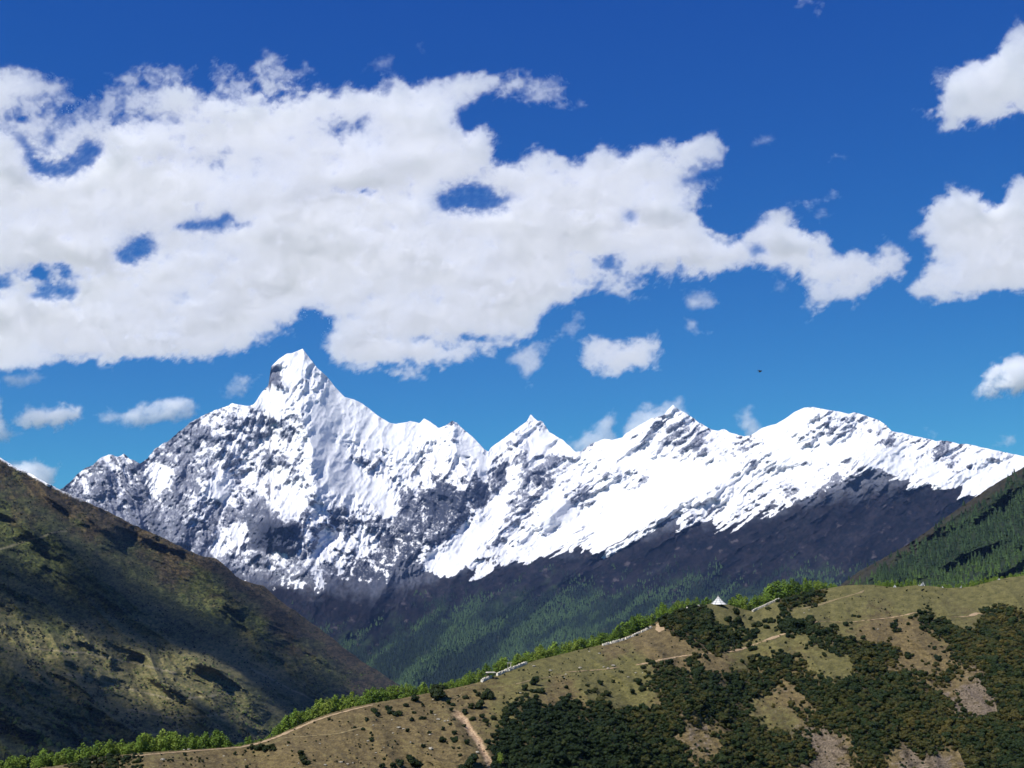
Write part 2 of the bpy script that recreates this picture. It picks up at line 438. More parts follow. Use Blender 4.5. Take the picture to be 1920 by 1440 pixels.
# ------------------------------------------------------------------ clouds: closed bodies of water droplets, each its own object
def mat_cloud(name, dens):
    m = bpy.data.materials.new(name); m.use_nodes = True
    nt = m.node_tree; nt.nodes.clear()
    v = nt.nodes.new("ShaderNodeVolumeScatter")
    v.inputs['Color'].default_value = (1, 1, 1, 1)
    v.inputs['Density'].default_value = dens
    v.inputs['Anisotropy'].default_value = 0.0
    out = nt.nodes.new("ShaderNodeOutputMaterial")
    nt.links.new(v.outputs[0], out.inputs['Volume'])
    return m
CLOUD_MAT = mat_cloud("cloud_droplets", 0.0042)

def main_piece(T):
    """drop scraps that hang free of the cloud's body"""
    pos = T > 0
    lab = np.where(pos, np.arange(1, T.size + 1).reshape(T.shape), 0)
    while True:
        m = lab.copy()
        for ax in (0, 1):
            for sh in (1, -1):
                m = np.maximum(m, np.roll(m, sh, ax))
        m = np.where(pos, m, 0)
        # long jumps: every label takes the best label found anywhere in its component so far
        flat = m.ravel().copy(); old = lab.ravel()
        best = np.zeros(T.size + 1, np.int64); np.maximum.at(best, old, flat)
        m = best[m]; m = np.maximum(m, best[best[lab]]); m = np.where(pos, m, 0)
        if (m == lab).all(): break
        lab = m
    ids, cnt = np.unique(lab[pos], return_counts=True)
    keep = ids[np.argmax(cnt)]
    return np.where(lab == keep, T, 0)

def make_cloud(name, polys, holes=(), step=3.0, thin=(), scale=1.0, edge=13.0, rough=1.12, seed=0, bulk=720.0, label="", D0=None, wmin=70.0, cut=0.42):
    pts = np.array([p for q in polys for p in q], float)
    m = 45
    u = np.arange(pts[:, 0].min() - m, pts[:, 0].max() + m, step)
    v = np.arange(pts[:, 1].min() - m, pts[:, 1].max() + m, step)
    U, V = np.meshgrid(u, v, indexing='ij')
    wu = U + 15 * fbm(U / 36, V / 30, 6, seed + 5, 0.62); wv = V + 15 * fbm(U / 36, V / 30, 6, seed + 6, 0.62)
    mask = np.zeros(U.shape)
    for q in polys: mask[inside(wu, wv, q)] = 1.0
    s = blur(mask, edge / step)
    s2 = blur(mask, 24.0 / step)
    s3 = blur(mask, 60.0 / step)
    if holes:
        hm_ = np.zeros(U.shape)
        for q in holes: hm_[inside(wu, wv, q)] = 1.0
        hn = fbm(U / 16, V / 12, 5, seed + 61, 0.62)
        b6, b18 = blur(hm_, 5.0 / step), blur(hm_, 17.0 / step)
        hh = np.clip(0.62 * b6 + 0.75 * b18 + 0.75 * hn * np.clip(b18 * 2.5, 0, 1), 0, 1.3)
        open_ = np.exp(-4.2 * hh)
    for (x, y, rx, ry, k) in thin:
        g = k * np.exp(-((wu - x) / rx) ** 2 - ((wv - y) / ry) ** 2)
        s = s * (1 - 0.6 * g); s2 = s2 * (1 - g); s3 = s3 * (1 - g)
    w2 = 14 * fbm(U / 40, V / 40, 3, seed + 8)
    n = fbm((U + w2) / 44, (V - w2) / 36, 7, seed + 11, 0.66)
    rg = ridged((U - w2) / 50, (V + w2) / 34, 6, seed + 12, 0.62) - 0.45
    f = s - cut + rough * (0.85 * n + 0.55 * rg) * (1.15 - 0.8 * s2)
    f = np.clip(f, 0, None)
    puff = 0.74 + 1.0 * fbm((U + w2) / 240, (V - w2) / 130, 3, seed + 21, 0.45) + 0.12 * n
    body = np.clip(s2 - 0.30, 0, 1) * np.clip(0.28 + 0.85 * puff + 0.22 * n, 0.10, 2.2) * (0.45 + 0.55 * s3)
    T = f ** 1.7 * wmin * 3.2 + body * bulk * np.clip(f / 0.50, 0, 1) ** 2.3
    if holes: T = T * open_
    T *= scale
    b = np.zeros_like(T); b[2:-2, 2:-2] = 1
    T = T * b
    T[T < 2.0] = 0
    tanel = ray(U, V)[2]
    D = 5200.0 / np.maximum(tanel, 0.19) if D0 is None else np.full(U.shape, D0)
    k = D / 14000.0
    lump = 800 * (puff - 0.5) * np.clip(s2 - 0.2, 0, 1) * scale
    lump = np.where(T > 0, lump, 0)
    front = world_pt(U, V, D - (T * 0.6 + np.minimum(lump, T)) * k)
    bck = world_pt(U, V, D + (T * 0.5 - np.minimum(lump, T)) * k)
    ni, nj = U.shape
    idx = np.arange(ni * nj).reshape(ni, nj)
    T = main_piece(T)
    pos = T > 0
    cell = pos[:-1, :-1] | pos[1:, :-1] | pos[1:, 1:] | pos[:-1, 1:]
    a = idx[:-1, :-1][cell]; bb = idx[1:, :-1][cell]; c = idx[1:, 1:][cell]; d = idx[:-1, 1:][cell]
    q1 = np.stack([a, bb, c, d], 1)
    off = np.where(pos.ravel(), ni * nj, 0)
    q2 = q1[:, ::-1]; q2 = q2 + off[q2]
    co = np.concatenate([front.reshape(-1, 3), bck.reshape(-1, 3)], 0)
    q = np.concatenate([q1[:, ::-1], q2[:, ::-1]], 0)
    used, inv = np.unique(q, return_inverse=True)
    co = co[used]
    org = co.mean(0)
    me = np_mesh(name, co - org, inv.reshape(q.shape))
    me.materials.append(CLOUD_MAT)
    o = link(bpy.data.objects.new(name, me))
    o.location = org
    tag(o, label, "cloud", "white clouds in the blue sky")
    return o

BANK = [(-80,125),(7,118),(22,115),(102,131),(120,147),(146,169),(182,180),(204,155),(226,133),(277,112),(300,118),(357,129),(362,150),(380,170),(394,188),(404,170),(390,140),(394,111),(412,106),(456,126),(490,100),(518,86),(540,107),(545,140),
 (583,111),(631,111),(615,135),(598,158),(560,160),(520,168),(485,184),(492,189),(547,177),(600,169),(634,147),(685,169),(694,164),(723,137),(752,135),(782,168),(807,143),(836,150),(865,122),(927,131),(994,145),(1077,139),(1073,152),(1040,172),(1098,189),(1094,206),(1073,197),(986,200),(965,180),(898,180),(890,206),(877,210),(842,212),(873,247),(911,225),(936,247),(927,285),(927,310),
 (957,306),(1007,264),(1040,277),(1073,310),(1098,293),(1119,262),(1144,268),(1202,277),(1273,264),(1307,247),(1340,247),(1365,264),(1382,297),(1346,296),(1346,343),(1305,381),(1322,410),(1342,441),(1357,437),(1384,449),(1391,441),(1414,411),(1440,389),(1481,376),(1509,376),(1504,400),(1477,422),(1515,430),(1549,441),(1575,430),(1560,464),(1575,482),(1594,467),(1620,471),(1646,479),(1654,452),(1669,445),(1699,464),(1702,494),(1684,524),(1646,539),(1597,569),(1556,572),(1519,595),(1492,599),(1504,565),(1519,542),(1500,520),(1470,516),
 (1440,501),(1410,501),(1365,509),(1312,520),(1267,524),(1256,539),(1245,520),(1198,555),(1158,555),(1107,548),(1070,566),(1019,588),(1016,617),(990,639),(954,661),(910,661),(877,679),(815,701),(779,712),(735,708),(669,701),(622,690),(593,661),(600,645),(618,624),(622,599),(607,584),(571,588),(561,599),(529,620),(507,646),(437,668),(365,679),(292,675),(215,685),(204,694),(200,679),(135,679),(73,690),(0,701),(-80,705)]
HOLES = [[(-80,238),(20,248),(52,285),(55,322),(120,331),(180,302),(187,272),(158,262),(148,292),(110,306),(70,300),(58,276),(40,252)],[(80,255),(100,250),(104,268),(88,278)],
 [(820,372),(845,355),(873,347),(907,352),(940,372),(982,368),(960,376),(930,384),(898,394),(865,390),(827,389)],[(213,488),(233,465),(266,447),(294,452),(278,475),(248,495)],[(45,556),(84,531),(124,535),(155,540),(136,563),(98,556)],
 [(-40,515),(10,520),(28,535),(0,545),(-40,545)],[(1130,490),(1143,484),(1156,490),(1145,502),(1132,500)],[(1404,464),(1425,458),(1435,466),(1420,474),(1404,474)],[(1165,402),(1185,398),(1190,412),(1172,415)],[(1262,352),(1285,335),(1345,318),(1345,330),(1300,342)],[(415,412),(432,404),(432,412),(395,430),(345,437),(350,428)]]
THIN = [(230,215,110,26,.4),(640,240,60,20,.3),(150,172,70,30,.5),(60,220,120,30,.4),(450,150,60,50,.55),(595,135,50,36,.75),(265,150,50,30,.4),(390,420,70,16,.5),(90,510,80,18,.6),(1010,180,90,36,.2),(330,145,36,22,.4),(230,690,40,15,.6),(760,690,120,18,.5),(1560,400,40,30,.5),(1230,520,60,25,.5),(850,640,90,15,.4),(1140,490,40,20,.4),(1340,330,40,20,.5),(680,360,90,12,.3),(350,300,80,26,.25)]
make_cloud("cloud", [BANK], HOLES, step=3.0, thin=THIN, seed=1000, label="huge white cloud bank spreading over the snowy peaks from the left")
CL = [
 ("white cloud cut by the upper right edge of the sky, its tail pointing left", [[(1990,20),(1920,37),(1902,46),(1885,57),(1875,73),(1875,95),(1855,100),(1850,111),(1804,125),(1771,127),(1747,152),(1755,168),(1768,179),(1766,192),(1747,206),(1739,195),(1711,214),(1717,227),(1752,217),(1768,225),(1755,255),(1771,260),(1801,241),(1833,233),(1855,249),(1882,225),(1920,208),(1990,200)]], 1.0),
 ("small white wisp hanging from the top edge of the sky", [[(1497,-40),(1535,-40),(1531,5),(1515,20),(1497,36),(1494,30),(1500,10)]], .9),
 ("large puffy white cloud at the right edge, level with the middle of the big bank", [[(1706,430),(1725,404),(1755,359),(1792,340),(1815,359),(1852,351),(1837,370),(1860,389),(1882,362),(1905,325),(1920,330),(1990,300),(1990,545),(1920,550),(1905,542),(1875,554),(1819,557),(1792,565),(1740,565),(1702,561),(1691,527),(1725,516),(1740,482),(1732,460),(1714,445)]], 1.0),
 ("white cloud low at the right edge above the far end of the range", [[(1990,640),(1920,663),(1875,679),(1839,690),(1844,726),(1808,748),(1821,759),(1862,744),(1889,735),(1920,730),(1990,730)]], .9),
 ("compact puffy cloud below the right half of the big bank, above the second peak", [[(1096,635),(1118,628),(1132,639),(1162,635),(1176,646),(1223,620),(1245,639),(1231,682),(1202,701),(1162,704),(1107,701),(1085,679),(1063,664)]], .85),
 ("pale grey cloudlet just under the right lower corner of the big bank", [[(950,675),(972,653),(1012,639),(1030,653),(1016,672),(1019,690),(987,712),(972,704),(979,686)]], .6),
 ("thin ragged tuft of cloud above the compact puffy cloud", [[(1048,628),(1067,591),(1096,577),(1100,602),(1074,631)]], .45),
 ("small cloud strip hanging under the right end of the big bank", [[(1256,545),(1286,552),(1316,542),(1342,557),(1372,554),(1346,569),(1327,580),(1290,580)]], .6),
 ("tiny pale cloud puff between the big bank and the pointed third peak", [[(1278,606),(1312,597),(1311,617),(1288,620)]], .6),
 ("faint flat wisp right of the big bank's upper corner", [[(1400,271),(1429,254),(1461,261),(1442,277),(1415,279)]], .5),
 ("faint short streak of cloud high in the sky beside the faint flat wisp", [[(1513,273),(1547,250),(1553,256),(1528,275)]], .4),
 ("tiny round puff of cloud alone in the blue gap on the right", [[(1547,362),(1564,349),(1581,359),(1560,377)]], .6),
 ("thin veil of cloud under the tiny round puff", [[(1509,412),(1549,383),(1562,396),(1538,413)]], .35),
 ("small torn scrap of cloud below the tail of the big bank", [[(1445,552),(1464,522),(1479,526),(1464,553)]], .45),
 ("flat-bottomed oval white cloud above the dark left hillside", [[(16,791),(27,772),(68,764),(92,757),(152,759),(162,769),(146,796),(103,805),(68,810),(27,805)]], .9),
 ("long tapering cloud resting left of the mountain's shoulder", [[(168,793),(244,767),(287,753),(336,740),(379,756),(368,783),(320,791),(244,799),(195,799)]], .7),
 ("small slanting cloudlet just left of the highest summit", [[(417,736),(444,712),(468,706),(468,726),(446,746),(422,746)]], .6),
 ("cloud scrap cut by the left edge above the hillside", [[(-60,750),(0,748),(9,765),(5,785),(3,800),(25,813),(29,826),(0,829),(-60,829)]], .8),
 ("low white cloud rising behind the top of the dark left hillside", [[(5,860),(40,862),(75,860),(100,880),(112,915),(60,930),(5,900)]], .8),
 ("thin grey veil under the left end of the big bank", [[(0,712),(60,702),(105,697),(92,716),(40,724),(0,722)]], .4),
 ("short faint streak of cloud alone near the top of the sky", [[(784,92),(812,72),(824,72),(800,92)]], .4),
 ("faint wisp floating just above the middle of the big bank", [[(675,132),(705,116),(740,112),(735,122),(700,133)]], .4),
 ("torn plume of mist rising behind the ridge left of the third peak", [[(1060,835),(1100,815),(1127,784),(1154,761),(1158,780),(1146,802),(1155,822),(1185,812),(1180,845),(1090,860)]], .5),
 ("thin mist streaming off behind the pointed third peak", [[(1165,805),(1187,776),(1204,747),(1217,748),(1219,772),(1245,758),(1275,746),(1292,758),(1285,795),(1230,840),(1180,840)]], .5),
 ("thin column of mist in the notch left of the rounded snow dome", [[(1394,806),(1382,784),(1398,760),(1406,764),(1418,788),(1434,799),(1445,830),(1390,840)]], .5),
 ("small faint cloud tuft near the right end of the snow ridge", [[(1874,829),(1892,820),(1909,815),(1907,838),(1890,843)]], .5),
 ("very thin flat streak of cloud above the ridge right of the snow dome", [[(1722,817),(1745,808),(1772,812),(1745,822)]], .35),
]
for i, (lab, polys, sc) in enumerate(CL):
    big = sc >= .85
    make_cloud("cloud", polys, step=2.6, seed=2000 + 37 * i, cut=(0.38 if big else 0.27), label=lab, scale=(1.0 if big else sc), edge=(12.0 if big else 8.0), bulk=(800 if big else 420), rough=1.12 if big else 1.05)
# ------------------------------------------------------------------ air
def box_mesh(name, lo, hi):
    co = [(x, y, z) for z in (lo[2], hi[2]) for y in (lo[1], hi[1]) for x in (lo[0], hi[0])]
    f = [(0, 2, 3, 1), (4, 5, 7, 6), (0, 1, 5, 4), (2, 6, 7, 3), (0, 4, 6, 2), (1, 3, 7, 5)]
    me = bpy.data.meshes.new(name); me.from_pydata(co, [], f); me.update()
    return me
hz = link(bpy.data.objects.new("haze", box_mesh("haze", (-16000, -3000, -526), (16000, 14200, 2640))))
hm = bpy.data.materials.new("haze_air"); hm.use_nodes = True
hm.node_tree.nodes.clear()
pv = hm.node_tree.nodes.new("ShaderNodeVolumePrincipled")
pv.inputs['Color'].default_value = (0.26, 0.46, 1.0, 1)
pv.inputs['Density'].default_value = 1.12e-5
pv.inputs['Anisotropy'].default_value = 0.0
ho = hm.node_tree.nodes.new("ShaderNodeOutputMaterial")
hm.node_tree.links.new(pv.outputs[0], ho.inputs['Volume'])
hz.data.materials.append(hm)
tag(hz, kind="stuff")
# ------------------------------------------------------------------ generic hillside built from a crest line, a foot line and distances
class Hill:
    def __init__(self, u, cv, vb, NV, Rfun, pw=1.0):
        self.u = u; self.cv = cv; self.vb = vb; self.NV = NV
        t = np.linspace(0, 1, NV) ** pw; self.t = t
        self.U = np.repeat(u[:, None], NV, 1)
        self.V = vb + (cv[:, None] - vb) * t[None, :]
        self.T = np.repeat(t[None, :], len(u), 0)
        ks = np.hanning(61) / np.hanning(61).sum()
        cs = np.convolve(np.pad(cv, 30, mode='edge'), ks, mode='valid')
        self.R = Rfun(self.U, self.V, np.clip((vb - self.V) / (vb - cs[:, None]), 0, 1.02))
        self.P = world_pt(self.U, self.V, self.R)
        self.N = grads(self.P)
    def at(self, u, v):
        """points of the surface seen in the given directions"""
        u = np.atleast_1d(np.asarray(u, float)); v = np.atleast_1d(np.asarray(v, float))
        fi = np.clip((u - self.u[0]) / (self.u[1] - self.u[0]), 0, len(self.u) - 1.001)
        c = np.interp(u, self.u, self.cv)
        tt = np.clip((v - self.vb) / (c - self.vb), 0, 1)
        fj = np.interp(tt, self.t, np.arange(self.NV)); fj = np.clip(fj, 0, self.NV - 1.001)
        i = fi.astype(int); j = fj.astype(int); a = (fi - i)[:, None]; b = (fj - j)[:, None]
        P = self.P
        return (P[i, j] * (1 - a) * (1 - b) + P[i + 1, j] * a * (1 - b) + P[i, j + 1] * (1 - a) * b + P[i + 1, j + 1] * a * b)
    def build(self, name, col, mat, back=(), front=(), bcol=(0.05, 0.06, 0.03), fcol=(0.05, 0.05, 0.03)):
        P, c = self.P, col
        bl, bcs, fl, fcs = [], [], [], []
        def shift(p, d, dz):
            p = p.copy(); hd = p[:, :2] / np.linalg.norm(p[:, :2], axis=1, keepdims=True)
            p[:, :2] += hd * d; p[:, 2] += dz; return p
        for d, dz in back:
            bl.append(shift(P[:, -1], d, dz)); bcs.append(np.broadcast_to(np.array(bcol), P[:, -1].shape))
        for d, dz in front:
            fl.append(shift(P[:, 0], -d, dz)); fcs.append(np.broadcast_to(np.array(fcol), P[:, 0].shape))
        parts = [np.stack(fl[::-1], 1)] if fl else []
        cparts = [np.stack(fcs[::-1], 1)] if fl else []
        parts.append(P); cparts.append(c)
        if bl: parts.append(np.stack(bl, 1)); cparts.append(np.stack(bcs, 1))
        PP = np.concatenate(parts, 1); CC = np.concatenate(cparts, 1)
        me = np_mesh(name, PP, grid_quads(PP.shape[0], PP.shape[1]))
        set_color(me, CC); me.materials.append(mat)
        self.obj = link(bpy.data.objects.new(name, me))
        return self.obj

def idw(U, V, ctrl, eps=60.0, pw=2.0):
    num = np.zeros(U.shape); den = np.full(U.shape, 1e-12)
    for (x, y, s) in ctrl:
        w = 1.0 / ((U - x) ** 2 + (V - y) ** 2 + eps) ** pw
        num += w * s; den += w
    return num / den

# ------------------------------------------------------------------ ground sheet
gm = bpy.data.meshes.new("ground")
gm.from_pydata([(-90000, -90000, -520), (90000, -90000, -520), (90000, 90000, -520), (-90000, 90000, -520)], [], [(0, 1, 2, 3)])
ground = link(bpy.data.objects.new("ground", gm))
gm.materials.append(mat_plain("valley_floor", (0.045, 0.06, 0.03), var=0.4, scale=0.004))
tag(ground, kind="structure")

# ------------------------------------------------------------------ dark hillside on the left
def left_R(U, V, T):
    rc = np.interp(U, [-150, 0, 400, 760, 950], [3300, 3400, 3700, 4300, 4600])
    rb = np.interp(U, [-150, 0, 400, 760, 950], [1500, 1550, 1800, 2600, 4000])
    R = rb + (rc - rb) * (0.75 * T + 0.25 * T ** 2)
    wn = 22 * fbm(U / 110, V / 110, 3, 611)
    a = math.radians(38)
    l = (U + wn) * math.cos(a) + V * math.sin(a); c = -(U + wn) * math.sin(a) + V * math.cos(a)
    big = ridged(l / 420, c / 125, 4, 621, 0.5)
    mid = ridged(l / 130, c / 42, 5, 631, 0.55)
    iso = fbm(U / 36, V / 22, 5, 641, 0.6)
    R = R - 190 * (big - 0.5) - 40 * (mid - 0.5) - 14 * iso
    for line, amp, wd in (([(240, 1020), (330, 1100), (450, 1210), (600, 1330)], -120, 34),     # hollows and noses of the slope
                          ([(412, 1050), (450, 1110), (560, 1210), (680, 1330)], 150, 46),
                          ([(60, 980), (200, 1090), (330, 1180), (470, 1320)], 120, 50)):
        d, pos = seg_dist(U + wn * 0.7, V + wn * 0.4, line)
        R = R - amp * np.exp(-(d / wd) ** 2)
    return R
lu = np.linspace(-520, 950, 1015)
lcv = curve([(-520, 640), (-150, 790), (-60, 828), (0, 856), (30, 876), (60, 889), (100, 912), (130, 926), (170, 944), (200, 958), (250, 985), (300, 1006), (350, 1030), (380, 1044), (400, 1046), (414, 1052), (428, 1066), (442, 1080), (455, 1088), (470, 1093), (495, 1100), (520, 1122), (560, 1150), (600, 1180), (640, 1211), (680, 1240), (720, 1266), (760, 1293), (830, 1330), (950, 1385)])(lu)
lcv = lcv + 2.2 * fbm(lu / 9, lu * 0 + .5, 4, 650, 0.6) + 2.5 * fbm(lu / 40, lu * 0 + .5, 2, 651)
LEFT = Hill(lu, lcv, 1500.0, 420, left_R)
U, V = LEFT.U, LEFT.V
n1 = fbm(U / 70, V / 40, 5, 661, 0.6); n2 = fbm(U / 11, V / 6, 5, 671, 0.62); n3 = fbm(U / 4.2, V / 2.6, 3, 681, 0.6)
brown = mix((0.014, 0.012, 0.006), (0.088, 0.064, 0.032), np.clip(0.42 + 1.2 * n2 + 1.0 * n3 + 0.4 * n1, 0, 1))
olive = mix((0.013, 0.021, 0.006), (0.080, 0.086, 0.028), np.clip(0.42 + 1.2 * n2 + 1.0 * n3, 0, 1))
meadow = mix((0.040, 0.050, 0.014), (0.155, 0.130, 0.058), np.clip(0.5 + 0.9 * n2 + 0.6 * n3, 0, 1))
dk = np.array((0.008, 0.012, 0.006))
dpt = V - np.interp(U, lu, lcv)
col = mix(brown, olive, smooth(15, 95, dpt + 130 * n1))
col = mix(col, meadow, smooth(0.35, 0.65, idw(U + 20 * n1, V, [(0, 900, 0), (100, 1000, .1), (200, 1100, .25), (100, 1150, .3), (50, 1210, .8), (200, 1220, 1), (130, 1260, 1), (300, 1270, 1), (260, 1310, .8), (420, 1260, .8), (500, 1240, .6), (560, 1290, .5), (380, 1330, .6), (450, 1330, .5), (600, 1300, .3), (380, 1150, .15), (500, 1150, .1), (300, 1050, .1), (650, 1250, .2), (100, 1350, .2), (250, 1380, .3), (20, 1300, .3), (400, 1400, .3)], 900) + 0.5 * n1))
bush = smooth(0.16, 0.34, fbm(U / 9, V / 5.5, 4, 691, 0.6) + 0.25 * n1)
col = mix(col, np.broadcast_to(dk, col.shape), 0.75 * bush)
snowtop = smooth(7, 1, dpt + 6 * n2) * smooth(235, 60, U)
col = mix(col, np.broadcast_to(np.array((0.7, 0.71, 0.74)), col.shape), np.clip(snowtop * 1.2 - 0.3, 0, 1))
tracks = np.zeros(U.shape)
for line in ([(0, 1030), (60, 1012), (100, 1000), (125, 996)], [(60, 1215), (160, 1225), (260, 1245), (330, 1262)], [(120, 1262), (240, 1290), (330, 1312), (440, 1300)], [(470, 1255), (540, 1290), (620, 1325)], [(240, 1330), (320, 1345), (420, 1340)]):
    d, pos = seg_dist(U + 3 * n2, V + 5 * n1, line); tracks = np.maximum(tracks, np.exp(-(d / 1.6) ** 2))
col = mix(col, np.broadcast_to(np.array((0.21, 0.18, 0.12)), col.shape), 0.55 * tracks)
o = LEFT.build("hillside", col, mat_attr("scrub_hillside", 0.95, 0.4, 0.08, 2.0, 0.25, 0.25), back=[(80, -60), (300, -260), (800, -640)], front=[(60, -40), (400, -150), (750, -420)])
tag(o, "dark scrub covered hillside falling to the valley under cloud shadow", "hillside", kind="structure")

# ------------------------------------------------------------------ wooded hillside on the right
def right_R(U, V, T):
    rc = np.interp(U, [1500, 1600, 1920, 2100], [2300, 2350, 2750, 2900])
    rb = np.interp(U, [1500, 2100], [1500, 1500])
    R = rb + (rc - rb) * T
    a = math.radians(150)
    wn = 14 * fbm(U / 60, V / 60, 3, 711)
    c = -(U + wn) * math.sin(a) + V * math.cos(a); l = U * math.cos(a) + V * math.sin(a)
    return R - 120 * (ridged(l / 260, c / 60, 4, 721) - 0.5) - 40 * fbm(U / 24, V / 20, 4, 731)
ru = np.linspace(1480, 2560, 660)
rcv = curve([(1480, 1150), (1560, 1108), (1590, 1086), (1612, 1070), (1650, 1050), (1700, 1022), (1740, 995), (1780, 965), (1820, 938), (1850, 917), (1885, 896), (1920, 876), (2100, 770), (2330, 650), (2560, 590)])(ru)
rcv = rcv + 1.5 * fbm(ru / 8, ru * 0 + .5, 3, 750)
RIGHT = Hill(ru, rcv, 1240.0, 260, right_R)
U, V = RIGHT.U, RIGHT.V
n1 = fbm(U / 40, V / 30, 5, 761); n2 = fbm(U / 6, V / 5, 4, 771)
dpt = V - np.interp(U, ru, rcv)
heath = mix((0.014, 0.013, 0.009), (0.036, 0.031, 0.018), np.clip(0.45 + 0.9 * n2 + 0.4 * n1, 0, 1))
wood = mix((0.008, 0.014, 0.007), (0.024, 0.036, 0.014), np.clip(0.4 + n2 + 0.4 * n1, 0, 1))
o = RIGHT.build("forest_hill", mix(heath, wood, smooth(2, 34, dpt + 30 * n1)), mat_attr("woodland_floor", 0.95, 0.5, 0.08, 3.0, 0.2, 0.2), back=[(60, -30), (300, -220), (800, -600)], front=[(60, -40), (400, -250), (800, -520)])
tag(o, "hillside covered with dark conifers rising at the right edge", "hillside", kind="structure")

# ------------------------------------------------------------------ near grassy ridge
near_pts = [(-520, 1505), (-120, 1466), (0, 1447), (60, 1441), (100, 1437), (150, 1428), (200, 1418), (270, 1411), (330, 1407), (400, 1403), (450, 1399), (490, 1389), (520, 1378), (560, 1360), (590, 1347), (620, 1337), (660, 1326), (700, 1318), (760, 1308), (820, 1296), (850, 1290), (880, 1284), (905, 1277), (920, 1271), (950, 1257), (990, 1243), (1005, 1238), (1030, 1232), (1070, 1222), (1120, 1211), (1160, 1199), (1200, 1183), (1228, 1168), (1245, 1158), (1258, 1151), (1270, 1146), (1300, 1138), (1325, 1133), (1345, 1131), (1365, 1133), (1390, 1141), (1408, 1146), (1416, 1144), (1440, 1133), (1460, 1124), (1500, 1114), (1545, 1104), (1580, 1098), (1605, 1096), (1630, 1096), (1655, 1099), (1680, 1101), (1700, 1099), (1720, 1097), (1750, 1099), (1775, 1102), (1800, 1102), (1820, 1100), (1845, 1094), (1870, 1087), (1895, 1082), (1920, 1079), (2060, 1060), (2240, 1046), (2500, 1010)]
GULLY = [(846, 1332), (862, 1343), (872, 1352), (877, 1362), (882, 1372), (890, 1378), (897, 1390), (905, 1405), (910, 1418), (917, 1430), (924, 1445)]
def near_R(U, V, T):
    rc = np.interp(U, [-120, 0, 300, 500, 700, 900, 1100, 1250, 1400, 1550, 1750, 1920, 2060], [330, 340, 350, 365, 385, 420, 490, 550, 610, 650, 690, 710, 715])
    rb = np.interp(U, [-120, 500, 900, 1250, 1550, 1920, 2060], [285, 310, 330, 380, 415, 430, 430])
    R = rb + (rc - rb) * (0.32 * T + 0.68 * T ** 3.4)
    wn = 20 * fbm(U / 120, V / 90, 3, 811)
    a = math.radians(48)
    l = (U + wn) * math.cos(a) + V * math.sin(a); c = -(U + wn) * math.sin(a) + V * math.cos(a)
    k = R / 500.0
    fade = smooth(0.0, 0.10, 1.0 - T)
    R = R - k * fade * (20 * (ridged(l / 420, c / 140, 3, 821, 0.5) - 0.5) + 3.5 * (ridged(l / 140, c / 44, 4, 831, 0.5) - 0.5))
    R = R - k * fade * (2.2 * fbm(U / 40, V / 22, 4, 841, 0.55) + 0.5 * fbm(U / 9, V / 5, 4, 851, 0.6))
    d, pos = seg_dist(U + 3 * fbm(U / 14, V / 14, 3, 861), V, GULLY)
    R = R + k * 2.6 * np.exp(-(d / 6.5) ** 2) * smooth(0, 0.1, pos)
    for line, amp, wd in (([(1510, 1178), (1470, 1190), (1400, 1225), (1330, 1270), (1290, 1330)], 9, 34), ([(1560, 1190), (1600, 1250), (1650, 1330), (1720, 1440)], 8, 60),
                          ([(1800, 1180), (1830, 1260), (1900, 1400)], 10, 60), ([(1690, 1230), (1790, 1262), (1850, 1330), (1880, 1420)], -9, 30)):
        d, pos = seg_dist(U + wn * 0.4, V, line)
        R = R - fade * amp * np.exp(-(d / wd) ** 2)
    return R
nu = np.linspace(-520, 2500, 2110)
ncv = curve(near_pts)(nu) + 1.3 * fbm(nu / 11, nu * 0 + .5, 4, 870, 0.6)
NEAR = Hill(nu, ncv, 1590.0, 460, near_R, pw=0.85)
U, V = NEAR.U, NEAR.V
